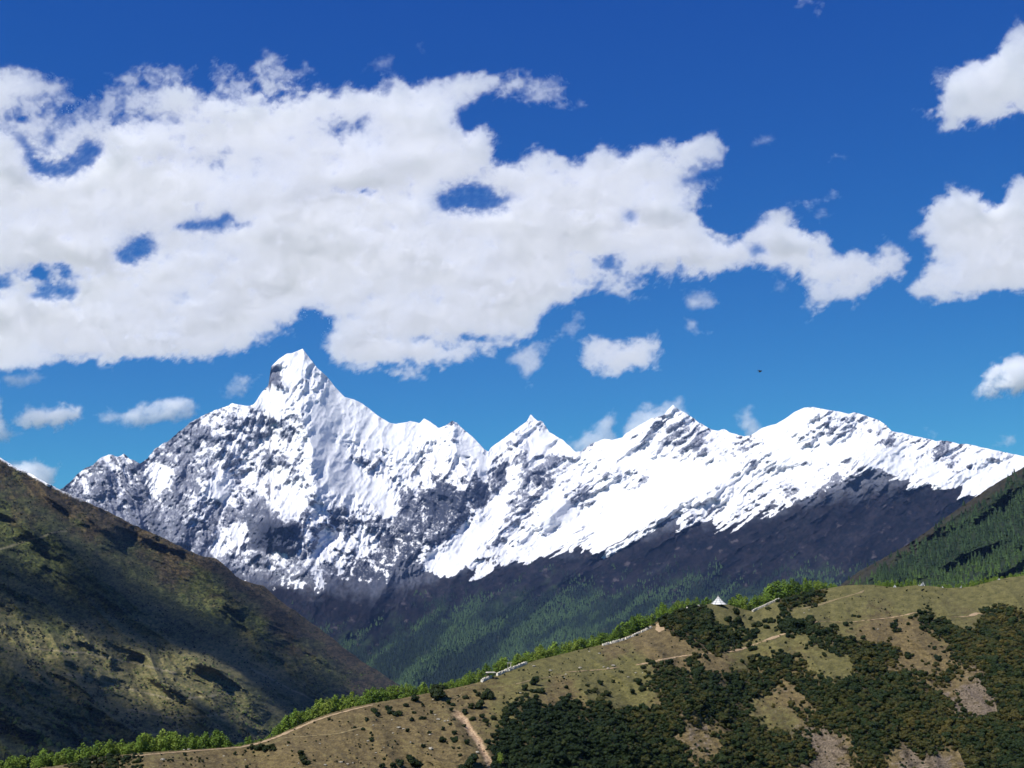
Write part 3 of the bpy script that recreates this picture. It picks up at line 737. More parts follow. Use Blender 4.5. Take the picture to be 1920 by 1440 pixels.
SHRUB_CTRL = [(500,1420,0),(600,1380,0),(700,1340,0),(750,1400,0),(650,1430,0),(800,1320,0),(850,1380,.04),(900,1310,.05),(950,1290,.05),(900,1350,.08),(930,1330,.1),(1000,1260,0),(1000,1290,.05),(1020,1310,.15),(1050,1270,0),(1080,1240,0),(1100,1280,.02),(1110,1305,.3),(1150,1230,0),(1150,1290,.05),(1130,1250,0),(1170,1310,.1),(1220,1200,0),(1180,1265,.05),(1195,1285,.35),(1215,1305,.15),
 (960,1345,.75),(1000,1335,.9),(980,1380,1),(955,1420,.8),(1050,1350,1),(1050,1410,1),(1120,1330,.95),(1120,1400,1),(1180,1345,.95),(1180,1400,1),(1250,1262,.8),(1235,1280,.85),(1265,1295,.9),(1280,1320,.95),(1240,1360,1),(1250,1420,1),(1320,1290,.95),(1310,1360,.3),(1300,1375,.25),(1335,1388,.3),(1380,1280,.95),(1400,1300,.95),(1440,1280,.95),(1360,1330,.95),(1340,1335,.8),(1440,1320,.4),
 (1470,1300,.25),(1485,1312,.2),(1450,1345,.25),(1472,1355,.08),(1500,1335,.4),(1430,1322,.25),(1460,1385,.9),(1500,1400,.8),(1420,1400,.95),(1380,1400,.95),(1540,1398,.32),(1562,1400,.25),(1550,1425,.2),(1500,1290,.75),(1540,1300,.95),(1560,1340,1),(1600,1300,1),(1650,1280,1),(1620,1350,1),(1700,1300,1),(1680,1370,1),(1740,1350,1),(1650,1395,.95),(1700,1432,.25),(1690,1420,.2),(1750,1428,.3),(1785,1422,.25),(1820,1400,.9),(1850,1360,1),(1890,1420,1),(1780,1380,1),(1740,1400,.85),
 (1620,1240,1),(1590,1215,.95),(1640,1225,1),(1670,1225,.95),(1695,1240,.3),(1730,1210,0),(1700,1190,0),(1760,1230,.1),(1740,1252,.5),(1690,1210,0),(1640,1190,0),(1600,1180,0),(1550,1225,.12),(1530,1240,.05),(1580,1243,.1),(1560,1247,.05),(1500,1225,.25),(1510,1248,.5),(1450,1230,.5),(1480,1240,.8),(1430,1240,.6),(1410,1225,.35),(1400,1240,.15),(1380,1245,.15),(1350,1245,.05),(1330,1240,0),(1420,1262,.6),(1350,1264,.6),(1300,1250,.6),
 (1800,1280,.15),(1822,1300,.2),(1838,1316,.22),(1812,1265,.45),(1848,1332,.15),(1790,1262,.7),(1740,1160,.9),(1770,1175,1),(1800,1200,1),(1830,1230,1),(1860,1200,1),(1880,1160,1),(1900,1250,1),(1870,1280,1),(1890,1320,1),(1850,1155,.8),(1842,1180,.9),(1822,1165,0),(1800,1162,0),(1790,1150,0),(1760,1148,.05),(1700,1150,0),(1850,1120,0),(1780,1120,0),(1900,1118,0),(1700,1120,0),(1620,1130,0),(1560,1150,0),(1580,1110,0),(1660,1150,0),
 (1260,1167,1),(1290,1157,1),(1280,1182,1),(1320,1180,1),(1350,1195,1),(1380,1200,1),(1340,1212,.95),(1410,1195,.9),(1320,1163,.9),(1350,1150,0),(1340,1137,0),(1380,1150,0),(1420,1160,0),(1400,1177,.3),(1380,1172,.6),(1235,1195,0),(1270,1215,0),(1250,1225,0),(1430,1172,.3),(1450,1167,.3),(1485,1174,1),(1470,1177,1),(1500,1172,.8),(1440,1187,0),(1430,1215,0),(1400,1216,0),(1460,1205,0),(1500,1197,0),(1520,1180,.9),(1540,1192,.9),(1550,1207,.7),(1570,1217,.8),
 (1500,1118,1),(1480,1127,1),(1530,1118,1),(1470,1133,.9),(1450,1142,0),(1560,1130,0),(1440,1127,0),(1500,1152,0),(1540,1155,0),(200,1432,.75),(160,1437,.75),(240,1430,.5),(300,1430,.02),(100,1445,.2),(350,1430,0),(420,1430,0)]
def cover(u, v):
    w = 9 * fbm(u / 22, v / 16, 3, 881); w2 = 7 * fbm(u / 22, v / 16, 3, 882)
    a = 0.75
    l = u * math.cos(a) + v * math.sin(a); c = -u * math.sin(a) + v * math.cos(a)
    return idw(u + w, v + w2, SHRUB_CTRL, 120.0) + 0.22 * fbm(u / 16, v / 9, 4, 883, 0.6) + 0.50 * fbm(l / 50, c / 12, 4, 884, 0.6)
COV = cover(U, V)
n1 = fbm(U / 90, V / 40, 5, 901, 0.55); n2 = fbm(U / 14, V / 6, 5, 911, 0.62); n3 = fbm(U / 3.2, V / 1.8, 3, 921, 0.6)
tan_ = mix((0.048, 0.036, 0.017), (0.142, 0.107, 0.049), np.clip(0.5 + 0.9 * n2 + 0.7 * n3, 0, 1))
grs = mix((0.047, 0.046, 0.015), (0.125, 0.110, 0.041), np.clip(0.5 + 0.9 * n2 + 0.65 * n3, 0, 1))
gk = idw(U + 30 * n1, V, [(500, 1420, .35), (600, 1380, .25), (750, 1380, .3), (850, 1320, .35), (1000, 1260, .7), (1100, 1250, .9), (1180, 1255, .9), (1150, 1215, .35), (1230, 1210, .1), (1060, 1300, .3), (1300, 1240, .2), (1350, 1140, 1), (1450, 1150, .8), (1600, 1120, .9), (1700, 1120, .9), (1850, 1120, 1), (1620, 1145, .6), (1700, 1190, .15), (1640, 1180, .3), (1560, 1230, .7), (1480, 1300, .3), (1460, 1350, .6), (1820, 1165, .6), (1800, 1290, .0), (1550, 1400, .05), (1300, 1370, .05), (200, 1425, .4)], 300)
col = mix(tan_, grs, smooth(0.3, 0.7, gk + 0.25 * n1 + 0.3 * n2))
# turf steps and small scarps
terr = smooth(0.30, 0.55, fbm(U / 34, V / 4.5, 4, 931, 0.6))
col = mix(col, np.broadcast_to(np.array((0.040, 0.031, 0.016)), col.shape), 0.7 * terr * smooth(0.25, 0.0, COV))
tuft = smooth(0.34, 0.5, fbm(U / 5, V / 2.6, 4, 941, 0.6) + 0.10 * n2)
col = mix(col, np.broadcast_to(np.array((0.026, 0.023, 0.010)), col.shape), 0.6 * tuft)
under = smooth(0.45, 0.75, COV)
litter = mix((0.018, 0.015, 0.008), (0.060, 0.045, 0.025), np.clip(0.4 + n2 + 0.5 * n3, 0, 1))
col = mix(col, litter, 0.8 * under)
stony = idw(U, V, [(1820, 1300, 1), (1840, 1320, .9), (1800, 1270, .4), (1545, 1400, .9), (1720, 1430, .9), (1300, 1372, .6), (1470, 1310, .4), (1100, 1300, 0), (1700, 1200, .05), (600, 1400, 0), (1300, 1230, .1), (1650, 1300, .05), (1850, 1150, 0), (1900, 1250, 0), (1900, 1420, 0), (1600, 1330, 0), (1750, 1350, 0), (1640, 1400, .1), (1400, 1400, 0), (1400, 1290, 0), (1200, 1370, 0), (1780, 1230, .2), (1400, 1350, .1), (1150, 1200, .1), (850, 1310, .1)], 200)
stone = mix((0.045, 0.035, 0.025), (0.165, 0.130, 0.100), np.clip(0.5 + 1.2 * n3 + 0.5 * n2, 0, 1))
col = mix(col, stone, 0.85 * smooth(0.5, 0.8, stony + 0.45 * n2 + 0.5 * fbm(U / 22, V / 14, 4, 951, 0.6)) * (1 - 0.5 * under))
d, pos = seg_dist(U + 4 * n2 + 3 * fbm(U / 14, V / 14, 3, 861), V, GULLY)
col = mix(col, mix((0.17, 0.105, 0.06), (0.40, 0.29, 0.18), np.clip(0.5 + n3 + n2, 0, 1)), smooth(8.5, 3.5, d) * smooth(0, 0.08, pos))
o = NEAR.build("grassy_ridge", col, mat_attr("dry_turf", 0.95, 0.7, 0.9, 0.35, 0.18, 1.5), back=[(4, -1.0), (10, -3.5), (25, -10), (60, -30), (150, -85), (400, -240), (900, -560)], front=[(30, -20), (120, -80), (330, -260), (400, -480)], bcol=(0.08, 0.085, 0.035))
tag(o, "dry grassy ridge with scattered dark shrubs crossing the lower right", "ridge", kind="structure")
def crest_pt(u, d, dz=0.0):
    """a point on the far side of the grassy ridge, d metres behind its crest"""
    p = NEAR.P[np.clip(np.round((np.atleast_1d(u) - nu[0]) / (nu[1] - nu[0])).astype(int), 0, len(nu) - 1), -1].copy()
    hd = p[:, :2] / np.linalg.norm(p[:, :2], axis=1, keepdims=True)
    d = np.broadcast_to(d, len(p))
    p[:, :2] += hd * d[:, None]
    p[:, 2] += np.interp(d, [0, 4, 10, 25, 60, 150], [0, -1.0, -3.5, -10, -30, -85]) + dz
    return p

# ------------------------------------------------------------------ clouds overhead whose shadows lie on the left hillside
def shade_cloud(name, poly, label, seed, alt=5200.0, thick=2200.0):
    P = LEFT.at([p[0] for p in poly], [p[1] for p in poly])
    L = (alt - P[:, 2]) / SUN.z
    xy = P[:, :2] + np.array([[SUN.x, SUN.y]]) * L[:, None]
    lo = xy.min(0) - 250; hi = xy.max(0) + 250
    x = np.arange(lo[0], hi[0], 22.0); y = np.arange(lo[1], hi[1], 22.0)
    X, Y = np.meshgrid(x, y, indexing='ij')
    m = inside(X + 60 * fbm(X / 260, Y / 260, 4, seed), Y + 60 * fbm(X / 260, Y / 260, 4, seed + 1), [tuple(p) for p in xy]).astype(float)
    s = blur(m, 2.6)
    f = np.clip(s - 0.35 + 0.35 * fbm(X / 220, Y / 220, 5, seed + 2, 0.6), 0, None)
    f[:2] = 0; f[-2:] = 0; f[:, :2] = 0; f[:, -2:] = 0
    T = thick * f ** 1.2; T[T < 3] = 0
    ni, nj = X.shape; idx = np.arange(ni * nj).reshape(ni, nj); pos = T > 0
    cell = pos[:-1, :-1] | pos[1:, :-1] | pos[1:, 1:] | pos[:-1, 1:]
    q1 = np.stack([idx[:-1, :-1][cell], idx[1:, :-1][cell], idx[1:, 1:][cell], idx[:-1, 1:][cell]], 1)
    off = np.where(pos.ravel(), ni * nj, 0)
    q2 = q1[:, ::-1]; q2 = q2 + off[q2]
    top = np.stack([X, Y, alt + T * 0.8], -1).reshape(-1, 3); bot = np.stack([X, Y, alt - T * 0.2], -1).reshape(-1, 3)
    co = np.concatenate([top, bot], 0); q = np.concatenate([q1, q2], 0)
    used, inv = np.unique(q, return_inverse=True); co = co[used]; org = co.mean(0)
    me = np_mesh(name, co - org, inv.reshape(q.shape)); me.materials.append(CLOUD_MAT)
    o = link(bpy.data.objects.new(name, me)); o.location = org
    tag(o, label, "cloud", "clouds overhead")
shade_cloud("cloud", [(-140, 1010), (-20, 1035), (60, 1055), (140, 1085), (230, 1080), (330, 1120), (440, 1200), (560, 1270), (640, 1320), (640, 1350), (540, 1330), (470, 1290), (400, 1235), (330, 1200), (240, 1190), (170, 1195), (110, 1165), (40, 1140), (-140, 1110)], "long white cloud overhead whose shadow crosses the middle of the left hillside", 3100)
shade_cloud("cloud", [(-140, 1180), (0, 1208), (60, 1235), (120, 1266), (200, 1312), (300, 1335), (400, 1352), (460, 1370), (520, 1400), (520, 1490), (-140, 1490)], "broad white cloud overhead whose shadow covers the foot of the left hillside", 3200)
shade_cloud("cloud", [(330, 1050), (400, 1046), (440, 1080), (480, 1130), (520, 1180), (500, 1190), (440, 1150), (380, 1110), (330, 1090)], "small white cloud overhead whose shadow lies on the brow of the left hillside", 3300, thick=900)
#END_TERRAIN
# ------------------------------------------------------------------ plants
rng = np.random.default_rng(7)
random.seed(7)

def mat_leaf(name, c1, c2, c3, wscale=0.02, rough=0.75, transl=0.15):
    """leaf colour: varies from plant to plant and over the ground"""
    m, nt, b = mat_new(name)
    oi = nt.nodes.new("ShaderNodeObjectInfo")
    geo = nt.nodes.new("ShaderNodeNewGeometry")
    nz = nt.nodes.new("ShaderNodeTexNoise"); nz.inputs['Scale'].default_value = wscale; nz.inputs['Detail'].default_value = 4
    nt.links.new(geo.outputs['Position'], nz.inputs['Vector'])
    ad = nt.nodes.new("ShaderNodeMath"); ad.operation = 'MULTIPLY_ADD'; ad.inputs[1].default_value = 0.30
    nt.links.new(oi.outputs['Random'], ad.inputs[0]); nt.links.new(nz.outputs['Fac'], ad.inputs[2])
    cr = nt.nodes.new("ShaderNodeValToRGB")
    e = cr.color_ramp.elements
    e[0].position = 0.38; e[0].color = (*c1, 1); e[1].position = 0.92; e[1].color = (*c3, 1)
    x = e.new(0.62); x.color = (*c2, 1)
    nt.links.new(ad.outputs[0], cr.inputs[0])
    n2 = nt.nodes.new("ShaderNodeTexNoise"); n2.inputs['Scale'].default_value = 1.6; n2.inputs['Detail'].default_value = 2
    nt.links.new(geo.outputs['Position'], n2.inputs['Vector'])
    mr = nt.nodes.new("ShaderNodeMapRange"); mr.inputs[1].default_value = 0.3; mr.inputs[2].default_value = 0.7; mr.inputs[3].default_value = 0.65; mr.inputs[4].default_value = 1.4
    nt.links.new(n2.outputs['Fac'], mr.inputs[0])
    vm = nt.nodes.new("ShaderNodeVectorMath"); vm.operation = 'SCALE'
    nt.links.new(cr.outputs[0], vm.inputs[0]); nt.links.new(mr.outputs[0], vm.inputs['Scale'])
    nt.links.new(vm.outputs[0], b.inputs['Base Color'])
    b.inputs['Roughness'].default_value = rough
    b.inputs['Specular IOR Level'].default_value = 0.15
    return m
M_JUNIPER = mat_leaf("juniper_needles", (0.0048, 0.0120, 0.0030), (0.010, 0.0182, 0.0042), (0.020, 0.0240, 0.006))
M_THICKET = mat_leaf("thicket_leaves", (0.0048, 0.0120, 0.0030), (0.013, 0.0220, 0.0050), (0.060, 0.047, 0.010), wscale=0.014)
M_BIRCH = mat_leaf("spring_leaves", (0.055, 0.095, 0.012), (0.095, 0.150, 0.018), (0.145, 0.185, 0.028), wscale=0.03)
M_BARK = mat_plain("grey_bark", (0.16, 0.14, 0.12))
M_TWIG = mat_plain("brown_wood", (0.10, 0.075, 0.05))

def leaf_cloud(centers, radii, n, size, seed, upbias=0.3, squash=0.8):
    """n little leaf sprays filling a set of overlapping puffs"""
    r = np.random.default_rng(seed)
    w = np.array(radii) ** 2; k = r.choice(len(centers), n, p=w / w.sum())
    d = r.normal(size=(n, 3)); d /= np.linalg.norm(d, axis=1, keepdims=True)
    rad = np.array(radii)[k] * (0.62 + 0.45 * r.random(n) ** 0.6)
    pos = np.array(centers)[k] + d * rad[:, None] * np.array([1, 1, squash])
    nrm = d + r.normal(size=(n, 3)) * 0.55 + np.array([0, 0, upbias]); nrm /= np.linalg.norm(nrm, axis=1, keepdims=True)
    t = np.cross(nrm, r.normal(size=(n, 3))); t /= np.linalg.norm(t, axis=1, keepdims=True)
    b = np.cross(nrm, t)
    s = size * (0.6 + 0.8 * r.random(n))[:, None]
    q = np.stack([pos - t * s - b * s * .6, pos + t * s - b * s * .6, pos + t * s * .7 + b * s * .8, pos - t * s * .7 + b * s * .8], 1)
    keep = q[..., 2].min(1) > 0.0
    q = q[keep]
    return q.reshape(-1, 3), np.arange(len(q) * 4).reshape(-1, 4)

def lumpy_core(centers, radii, seed, nlat=7, nlon=10, squash=0.8, shrink=0.86):
    r = np.random.default_rng(seed); co = []; fc = []
    for c, rad in zip(centers, radii):
        base = sum(len(x) for x in co)
        th = np.linspace(0, math.pi, nlat); ph = np.linspace(0, 2 * math.pi, nlon, endpoint=False)
        TH, PH = np.meshgrid(th, ph, indexing='ij')
        rr = rad * shrink * (1 + 0.16 * r.normal(size=TH.shape)); rr[0] = rr[0].mean(); rr[-1] = rr[-1].mean()
        p = np.stack([np.sin(TH) * np.cos(PH) * rr, np.sin(TH) * np.sin(PH) * rr, np.cos(TH) * rr * squash], -1) + np.array(c)
        p[..., 2] = np.maximum(p[..., 2], -0.25)
        co.append(p.reshape(-1, 3))
        i = np.arange(nlat * nlon).reshape(nlat, nlon)
        j = np.roll(i, -1, 1)
        fc.append(np.stack([i[:-1].ravel(), i[1:].ravel(), j[1:].ravel(), j[:-1].ravel()], 1) + base)
    return np.concatenate(co), np.concatenate(fc)

def join_np(parts):
    co = []; q = []; b = 0
    for c, f in parts:
        co.append(c); q.append(f + b); b += len(c)
    return np.concatenate(co), np.concatenate(q)

def shrub_mesh(seed, mat, tall=1.0, leaves=620):
    """a dense rounded bush about 1 m in radius"""
    r = np.random.default_rng(seed)
    n = r.integers(5, 9)
    cs = [(0, 0, 0.55 * tall)]; rs = [0.72]
    for k in range(n):
        a = 2 * math.pi * (k + r.random() * .7) / n
        q = 0.30 + 0.34 * r.random()
        cs.append((math.cos(a) * q, math.sin(a) * q, (0.30 + 0.75 * r.random()) * tall)); rs.append(0.32 + 0.24 * r.random())
    co, q = join_np([lumpy_core(cs, rs, seed + 1), leaf_cloud(cs, rs, leaves, 0.085, seed + 2)])
    me = np_mesh("juniper_shrub", co, q, smooth_shade=False)
    me.materials.append(mat)
    return me
SHRUBS = [shrub_mesh(40 + k, M_JUNIPER, [1.0, 1.25, 0.8, 1.1, 0.9, 1.5][k]) for k in range(6)]
THICK = [shrub_mesh(60 + k, M_THICKET, [0.85, 1.1, 0.95, 1.2][k], 420) for k in range(4)]

SH = [(821,1300,14),(813,1301,8),(873,1305,6),(891,1296,4),(897,1302,5),(916,1299,13),(908,1305,8),(841,1317,5),(849,1319,6),(846,1330,4),(884,1325,6),(899,1322,9),(872,1336,5),(887,1345,7),(904,1341,6),(910,1350,6),(925,1344,6),(792,1344,6),(851,1348,3),(870,1359,5),(803,1373,3),(831,1366,4),(830,1385,8),(852,1374,5),(854,1385,7),(875,1391,6),(925,1379,6),(915,1390,6),(919,1400,6),(794,1399,4),(850,1402,3),(860,1402,3),(862,1415,4),
 (885,1424,12),(878,1432,9),(868,1437,9),(784,1430,8),(984,1289,6),(999,1294,6),(987,1304,5),(979,1310,3),(1005,1308,6),(951,1335,8),(701,1330,6),(704,1334,5),(729,1328,7),(731,1334,6),(761,1320,6),(778,1307,9),(748,1335,7),(740,1338,5),(708,1341,4),(793,1322,3),(776,1335,4),(772,1348,5),(1002,1279,8),(1013,1292,9),(1062,1288,4),(1101,1284,4),(1126,1279,6),(1150,1277,4),(1139,1298,8),(1113,1294,6),(1104,1296,4),(1186,1296,5),(1194,1273,7),(1205,1288,8),(1198,1280,6),(1030,1277,2.5),(1088,1292,3),
 (979,1309,4),(564,1414,6),(568,1420,6),(573,1427,8),(473,1399,6),(482,1401,7),(490,1400,8),(499,1402,8),(508,1401,7),(515,1404,5),(716,1435,6),(750,1430,8),(776,1428,10),(768,1421,6),(737,1437,6),(806,1373,3),(1381,1148,7),(1407,1160,4),(1365,1157,9),(1384,1164,9),(1390,1168,6),(1422,1167,10),(1434,1163,6),(1437,1173,7),(1412,1173,4),(1443,1164,6),(1450,1163,6),(1462,1165,6),(1328,1152,5),(1335,1156,5),(1441,1139,5),(1474,1174,12),(1487,1170,13),(1499,1170,12),(1480,1180,8),(1527,1198,6),(1535,1204,5),
 (1680,1162,5),(1676,1172,8),(1687,1182,4),(1678,1183,4),(1586,1168,6),(1596,1167,3),(1601,1153,4),(1611,1155,4),(1708,1157,4),(1703,1169,4),(1717,1155,4),(1702,1224,5),(1703,1231,6),(1742,1211,3),(1752,1215,4),(1770,1221,4),(1759,1234,6),(1785,1231,5),(1596,1178,3),(1404,1210,6),(1412,1213,8),(1409,1236,8),(1418,1240,8),(1438,1236,9),(1462,1234,9),(1477,1238,10),(1495,1228,5),(1496,1225,6),(1540,1212,5),(1558,1218,6),(1546,1228,4),(1324,1232,5),(1312,1230,4),(1329,1236,4),(1240,1165,4),(1226,1170,4),(1214,1178,3),(1194,1190,3)]
def zone_label(u, v):
    if u < 620: return "low dark shrub growing near the left foot of the bare ridge", "shrubs at the left foot of the ridge"
    if u < 835: return "dark round shrub alone on bare turf left of the eroded gully", "shrubs left of the gully"
    if u < 935 and v > 1310: return "dark shrub growing along the edges of the eroded orange gully", "shrubs along the gully"
    if u < 1220 and v < 1312: return "dark round shrub on the open grass between crest and dense thicket", "shrubs on the open grass"
    if u < 1470 and v < 1182: return "dark round shrub on the grass knoll below the white tent", "shrubs below the tent"
    if v < 1245 and u > 1560: return "small dark shrub scattered on the bare slope under the upper path", "shrubs under the upper path"
    if v < 1245: return "dark shrub beside the pale winding path across the ridge", "shrubs beside the winding path"
    return "dark shrub among the dense thicket covering the lower slope", "shrubs at the front of the thicket"
placed = []
def put_shrub(u, v, r_px, mesh):
    P = NEAR.at(u, v)[0]
    dist = np.linalg.norm(P)
    rad = r_px / FPX * dist
    o = link(bpy.data.objects.new("juniper_shrub", mesh))
    o.location = Vector(P) - Vector((0, 0, 0.12 * rad))
    s = rad * 1.08
    o.scale = (s * random.uniform(.9, 1.15), s * random.uniform(.9, 1.15), s * random.uniform(0.85, 1.15))
    o.rotation_euler = (0, 0, random.uniform(0, 6.28))
    lab, grp = zone_label(u, v)
    tag(o, lab, "shrub", grp)
    placed.append(o)
for (u, v, r) in SH:
    put_shrub(u, v + r * 0.75, r, SHRUBS[rng.integers(6)])
# thickets: positions drawn over the ground where shrubs cover it
cu = []; cv_ = []; 
for it in range(4):
    u = rng.uniform(-40, 2450, 42000); v = rng.uniform(1060, 1475, 42000)
    crest_v = np.interp(u, nu, ncv)
    ok = v > crest_v + 3
    c = cover(u, v)
    ok &= (rng.random(len(u)) < smooth(0.34, 0.74, c) * 0.93) & (np.interp(u, [g[0] for g in GULLY], [g[1] for g in GULLY], left=-999, right=-999) < -500)
    cu.append(u[ok]); cv_.append(v[ok])
cu = np.concatenate(cu); cv_ = np.concatenate(cv_)
# thin out with a minimum spacing
cell = {}
sel = []
for k in range(len(cu)):
    key = (int(cu[k] // 5.2), int(cv_[k] // 3.5))
    hit = False
    for a in (-1, 0, 1):
        for b in (-1, 0, 1):
            for (x, y) in cell.get((key[0] + a, key[1] + b), ()):
                if ((x - cu[k]) / 5.2) ** 2 + ((y - cv_[k]) / 3.5) ** 2 < 1: hit = True
    if not hit:
        cell.setdefault(key, []).append((cu[k], cv_[k])); sel.append(k)
cu, cv_ = cu[sel], cv_[sel]
Pth = NEAR.at(cu, cv_)
dist = np.linalg.norm(Pth, axis=1)
cc = cover(cu, cv_)
rad = (4.0 + 4.2 * rng.random(len(cu)) ** 1.6 + 3.0 * (rng.random(len(cu)) < 0.10)) / FPX * np.clip(dist, 0, 560) * np.clip(0.62 + 0.45 * (cc - 0.4) / 0.5, 0.55, 1.05)
# a sprinkling of low scrub on open ground
big = np.argsort(-(rad / dist) * ((cu < 1925) & (cu > -5) & (cv_ < 1442)))
n_ind = 292 - len(SH)
ind = big[:n_ind]; rest = big[n_ind:]
for k in ind:
    put_shrub(cu[k], cv_[k], rad[k] / dist[k] * FPX, THICK[rng.integers(4)])

def scatter(name, pts, scales, protos, kind, label, cat, zs=1.0):
    """one object that sets copies of a few plants on many points of the ground"""
    me = bpy.data.meshes.new(name)
    me.vertices.add(len(pts)); me.vertices.foreach_set("co", np.ascontiguousarray(pts, np.float32).ravel())
    a = me.attributes.new("size", 'FLOAT', 'POINT'); a.data.foreach_set("value", np.asarray(scales, np.float32))
    a = me.attributes.new("turn", 'FLOAT_VECTOR', 'POINT')
    rot = np.zeros((len(pts), 3), np.float32); rot[:, 2] = rng.uniform(0, 6.28, len(pts)); a.data.foreach_set("vector", rot.ravel())
    a = me.attributes.new("pick", 'INT', 'POINT'); a.data.foreach_set("value", rng.integers(0, len(protos), len(pts)).astype(np.int32))
    o = link(bpy.data.objects.new(name, me))
    ng = bpy.data.node_groups.new(name + "_nodes", 'GeometryNodeTree')
    ng.interface.new_socket("Geometry", in_out='INPUT', socket_type='NodeSocketGeometry')
    ng.interface.new_socket("Geometry", in_out='OUTPUT', socket_type='NodeSocketGeometry')
    gi = ng.nodes.new("NodeGroupInput"); go = ng.nodes.new("NodeGroupOutput")
    jn = ng.nodes.new("GeometryNodeJoinGeometry")
    def attr(nm, ty):
        n = ng.nodes.new("GeometryNodeInputNamedAttribute"); n.data_type = ty; n.inputs['Name'].default_value = nm
        return [s for s in n.outputs if s.enabled and s.name == 'Attribute'][0]
    sz = attr("size", 'FLOAT'); tn = attr("turn", 'FLOAT_VECTOR'); pk = attr("pick", 'INT')
    for i, pr in enumerate(protos):
        oi = ng.nodes.new("GeometryNodeObjectInfo"); oi.inputs['Object'].default_value = pr; oi.inputs['As Instance'].default_value = True
        ip = ng.nodes.new("GeometryNodeInstanceOnPoints")
        cmp = ng.nodes.new("FunctionNodeCompare"); cmp.data_type = 'INT'; cmp.operation = 'EQUAL'
        ins = [s for s in cmp.inputs if s.enabled]
        ng.links.new(pk, ins[0]); ins[1].default_value = i
        ng.links.new(gi.outputs[0], ip.inputs['Points']); ng.links.new(cmp.outputs[0], ip.inputs['Selection'])
        ng.links.new(oi.outputs['Geometry'], ip.inputs['Instance'])
        ng.links.new(tn, ip.inputs['Rotation']); ng.links.new(sz, ip.inputs['Scale'])
        ng.links.new(ip.outputs[0], jn.inputs[0])
    ng.links.new(jn.outputs[0], go.inputs[0])
    md = o.modifiers.new("plants", 'NODES'); md.node_group = ng
    tag(o, label, cat, kind=kind)
    return o
def protos_of(meshes):
    return [next(o for o in placed if o.data == m) for m in meshes if any(o.data == m for o in placed)]
scatter("shrub_thicket", Pth[rest] - np.array([0, 0, 0.15]), rad[rest] * 1.05, protos_of(THICK), "stuff", None, None)

# low scrub and tussocks sprinkled over the turf: one mass
u = rng.uniform(-400, 2450, 21000); v = rng.uniform(1060, 1470, 21000)
c = cover(u, v)
ok = (v > np.interp(u, nu, ncv) + 2) & (c < 0.5) & (rng.random(21000) < 0.12 + 0.9 * smooth(0.0, 0.35, fbm(u / 60, v / 30, 3, 991)) * 0.55)
u, v = u[ok], v[ok]
Pt = NEAR.at(u, v)
scatter("tussock_scrub", Pt, rng.uniform(0.14, 0.40, len(u)) * (1 + 0.8 * (rng.random(len(u)) < 0.12)), protos_of(SHRUBS), "stuff", None, None)

# ------------------------------------------------------------------ young trees behind the crest
def tube(pts, rads, n=6):
    co = []; pts = np.array(pts, float)
    for p, r in zip(pts, rads):
        a = np.linspace(0, 2 * math.pi, n, endpoint=False)
        co.append(np.stack([p[0] + np.cos(a) * r, p[1] + np.sin(a) * r, np.full(n, p[2])], 1))
    i = np.arange(len(pts) * n).reshape(len(pts), n); j = np.roll(i, -1, 1)
    return np.concatenate(co), np.stack([i[:-1].ravel(), j[:-1].ravel(), j[1:].ravel(), i[1:].ravel()], 1)
def birch_meshes(seed):
    r = np.random.default_rng(seed)
    trunk = [tube([(0, 0, -0.4), (0.05, 0.02, 2.2), (r.normal() * .1, r.normal() * .1, 4.5), (r.normal() * .15, r.normal() * .15, 7.0)], [0.13, 0.11, 0.07, 0.02])]
    cs = []; rs = []
    for k in range(11):
        z = 1.3 + 6.0 * (k / 10.0)
        w = 1.75 * math.sin(math.pi * min(1, (k + 2.2) / 12.5)) ** 0.8
        a = r.random() * 6.28
        c = (math.cos(a) * w * .45, math.sin(a) * w * .45, z); cs.append(c); rs.append(0.5 + 0.55 * w * (0.6 + .4 * r.random()))
        trunk.append(tube([(0, 0, z - 0.7), (c[0] * .6, c[1] * .6, z - 0.25), c], [0.035, 0.025, 0.01], 4))
    tc, tq = join_np(trunk)
    lc, lq = leaf_cloud(cs, rs, 1100, 0.16, seed + 5, squash=1.15)
    t = np_mesh("trunk", tc, tq); t.materials.append(M_BARK)
    c = np_mesh("crown", lc, lq, smooth_shade=False); c.materials.append(M_BIRCH)
    return t, c
BIRCH = [birch_meshes(300 + k) for k in range(4)]
def put_birch(P, s, label, group, sx=1.0):
    e = link(bpy.data.objects.new("young_birch", None)); e.empty_display_size = 0.1
    t, c = BIRCH[rng.integers(4)]
    e.location = P; e.scale = (s * sx, s * sx, s); e.rotation_euler = (0, 0, random.uniform(0, 6.28))
    tag(e, label, "tree", group)
    for nm, me in (("trunk", t), ("crown", c)):
        o = link(bpy.data.objects.new(nm, me)); o.parent = e
# height (measured units) that the belt shows above the crest
belt = curve([(-60, 22), (0, 24), (60, 30), (130, 34), (200, 30), (260, 34), (330, 36), (400, 34), (425, 26), (436, 4), (455, 10), (470, 16), (480, 4), (500, 5), (512, 12), (530, 30), (560, 36), (600, 34), (640, 32), (700, 30), (760, 26), (800, 22), (835, 16), (870, 26), (900, 30), (925, 34), (960, 26), (990, 24), (1020, 34), (1060, 26), (1100, 26), (1150, 30), (1180, 34), (1215, 34), (1240, 30), (1270, 22), (1300, 18), (1320, 22), (1334, 14), (1336, 1), (1366, 1), (1370, 16), (1390, 30), (1410, 34), (1440, 40), (1470, 36), (1500, 30), (1530, 24), (1550, 14), (1562, 10), (1572, 2), (1640, 2), (1645, 10), (1680, 14), (1715, 12), (1730, 3), (1750, 3), (1770, 8), (1800, 9), (1825, 12), (1850, 10), (1870, 8), (1920, 6)])
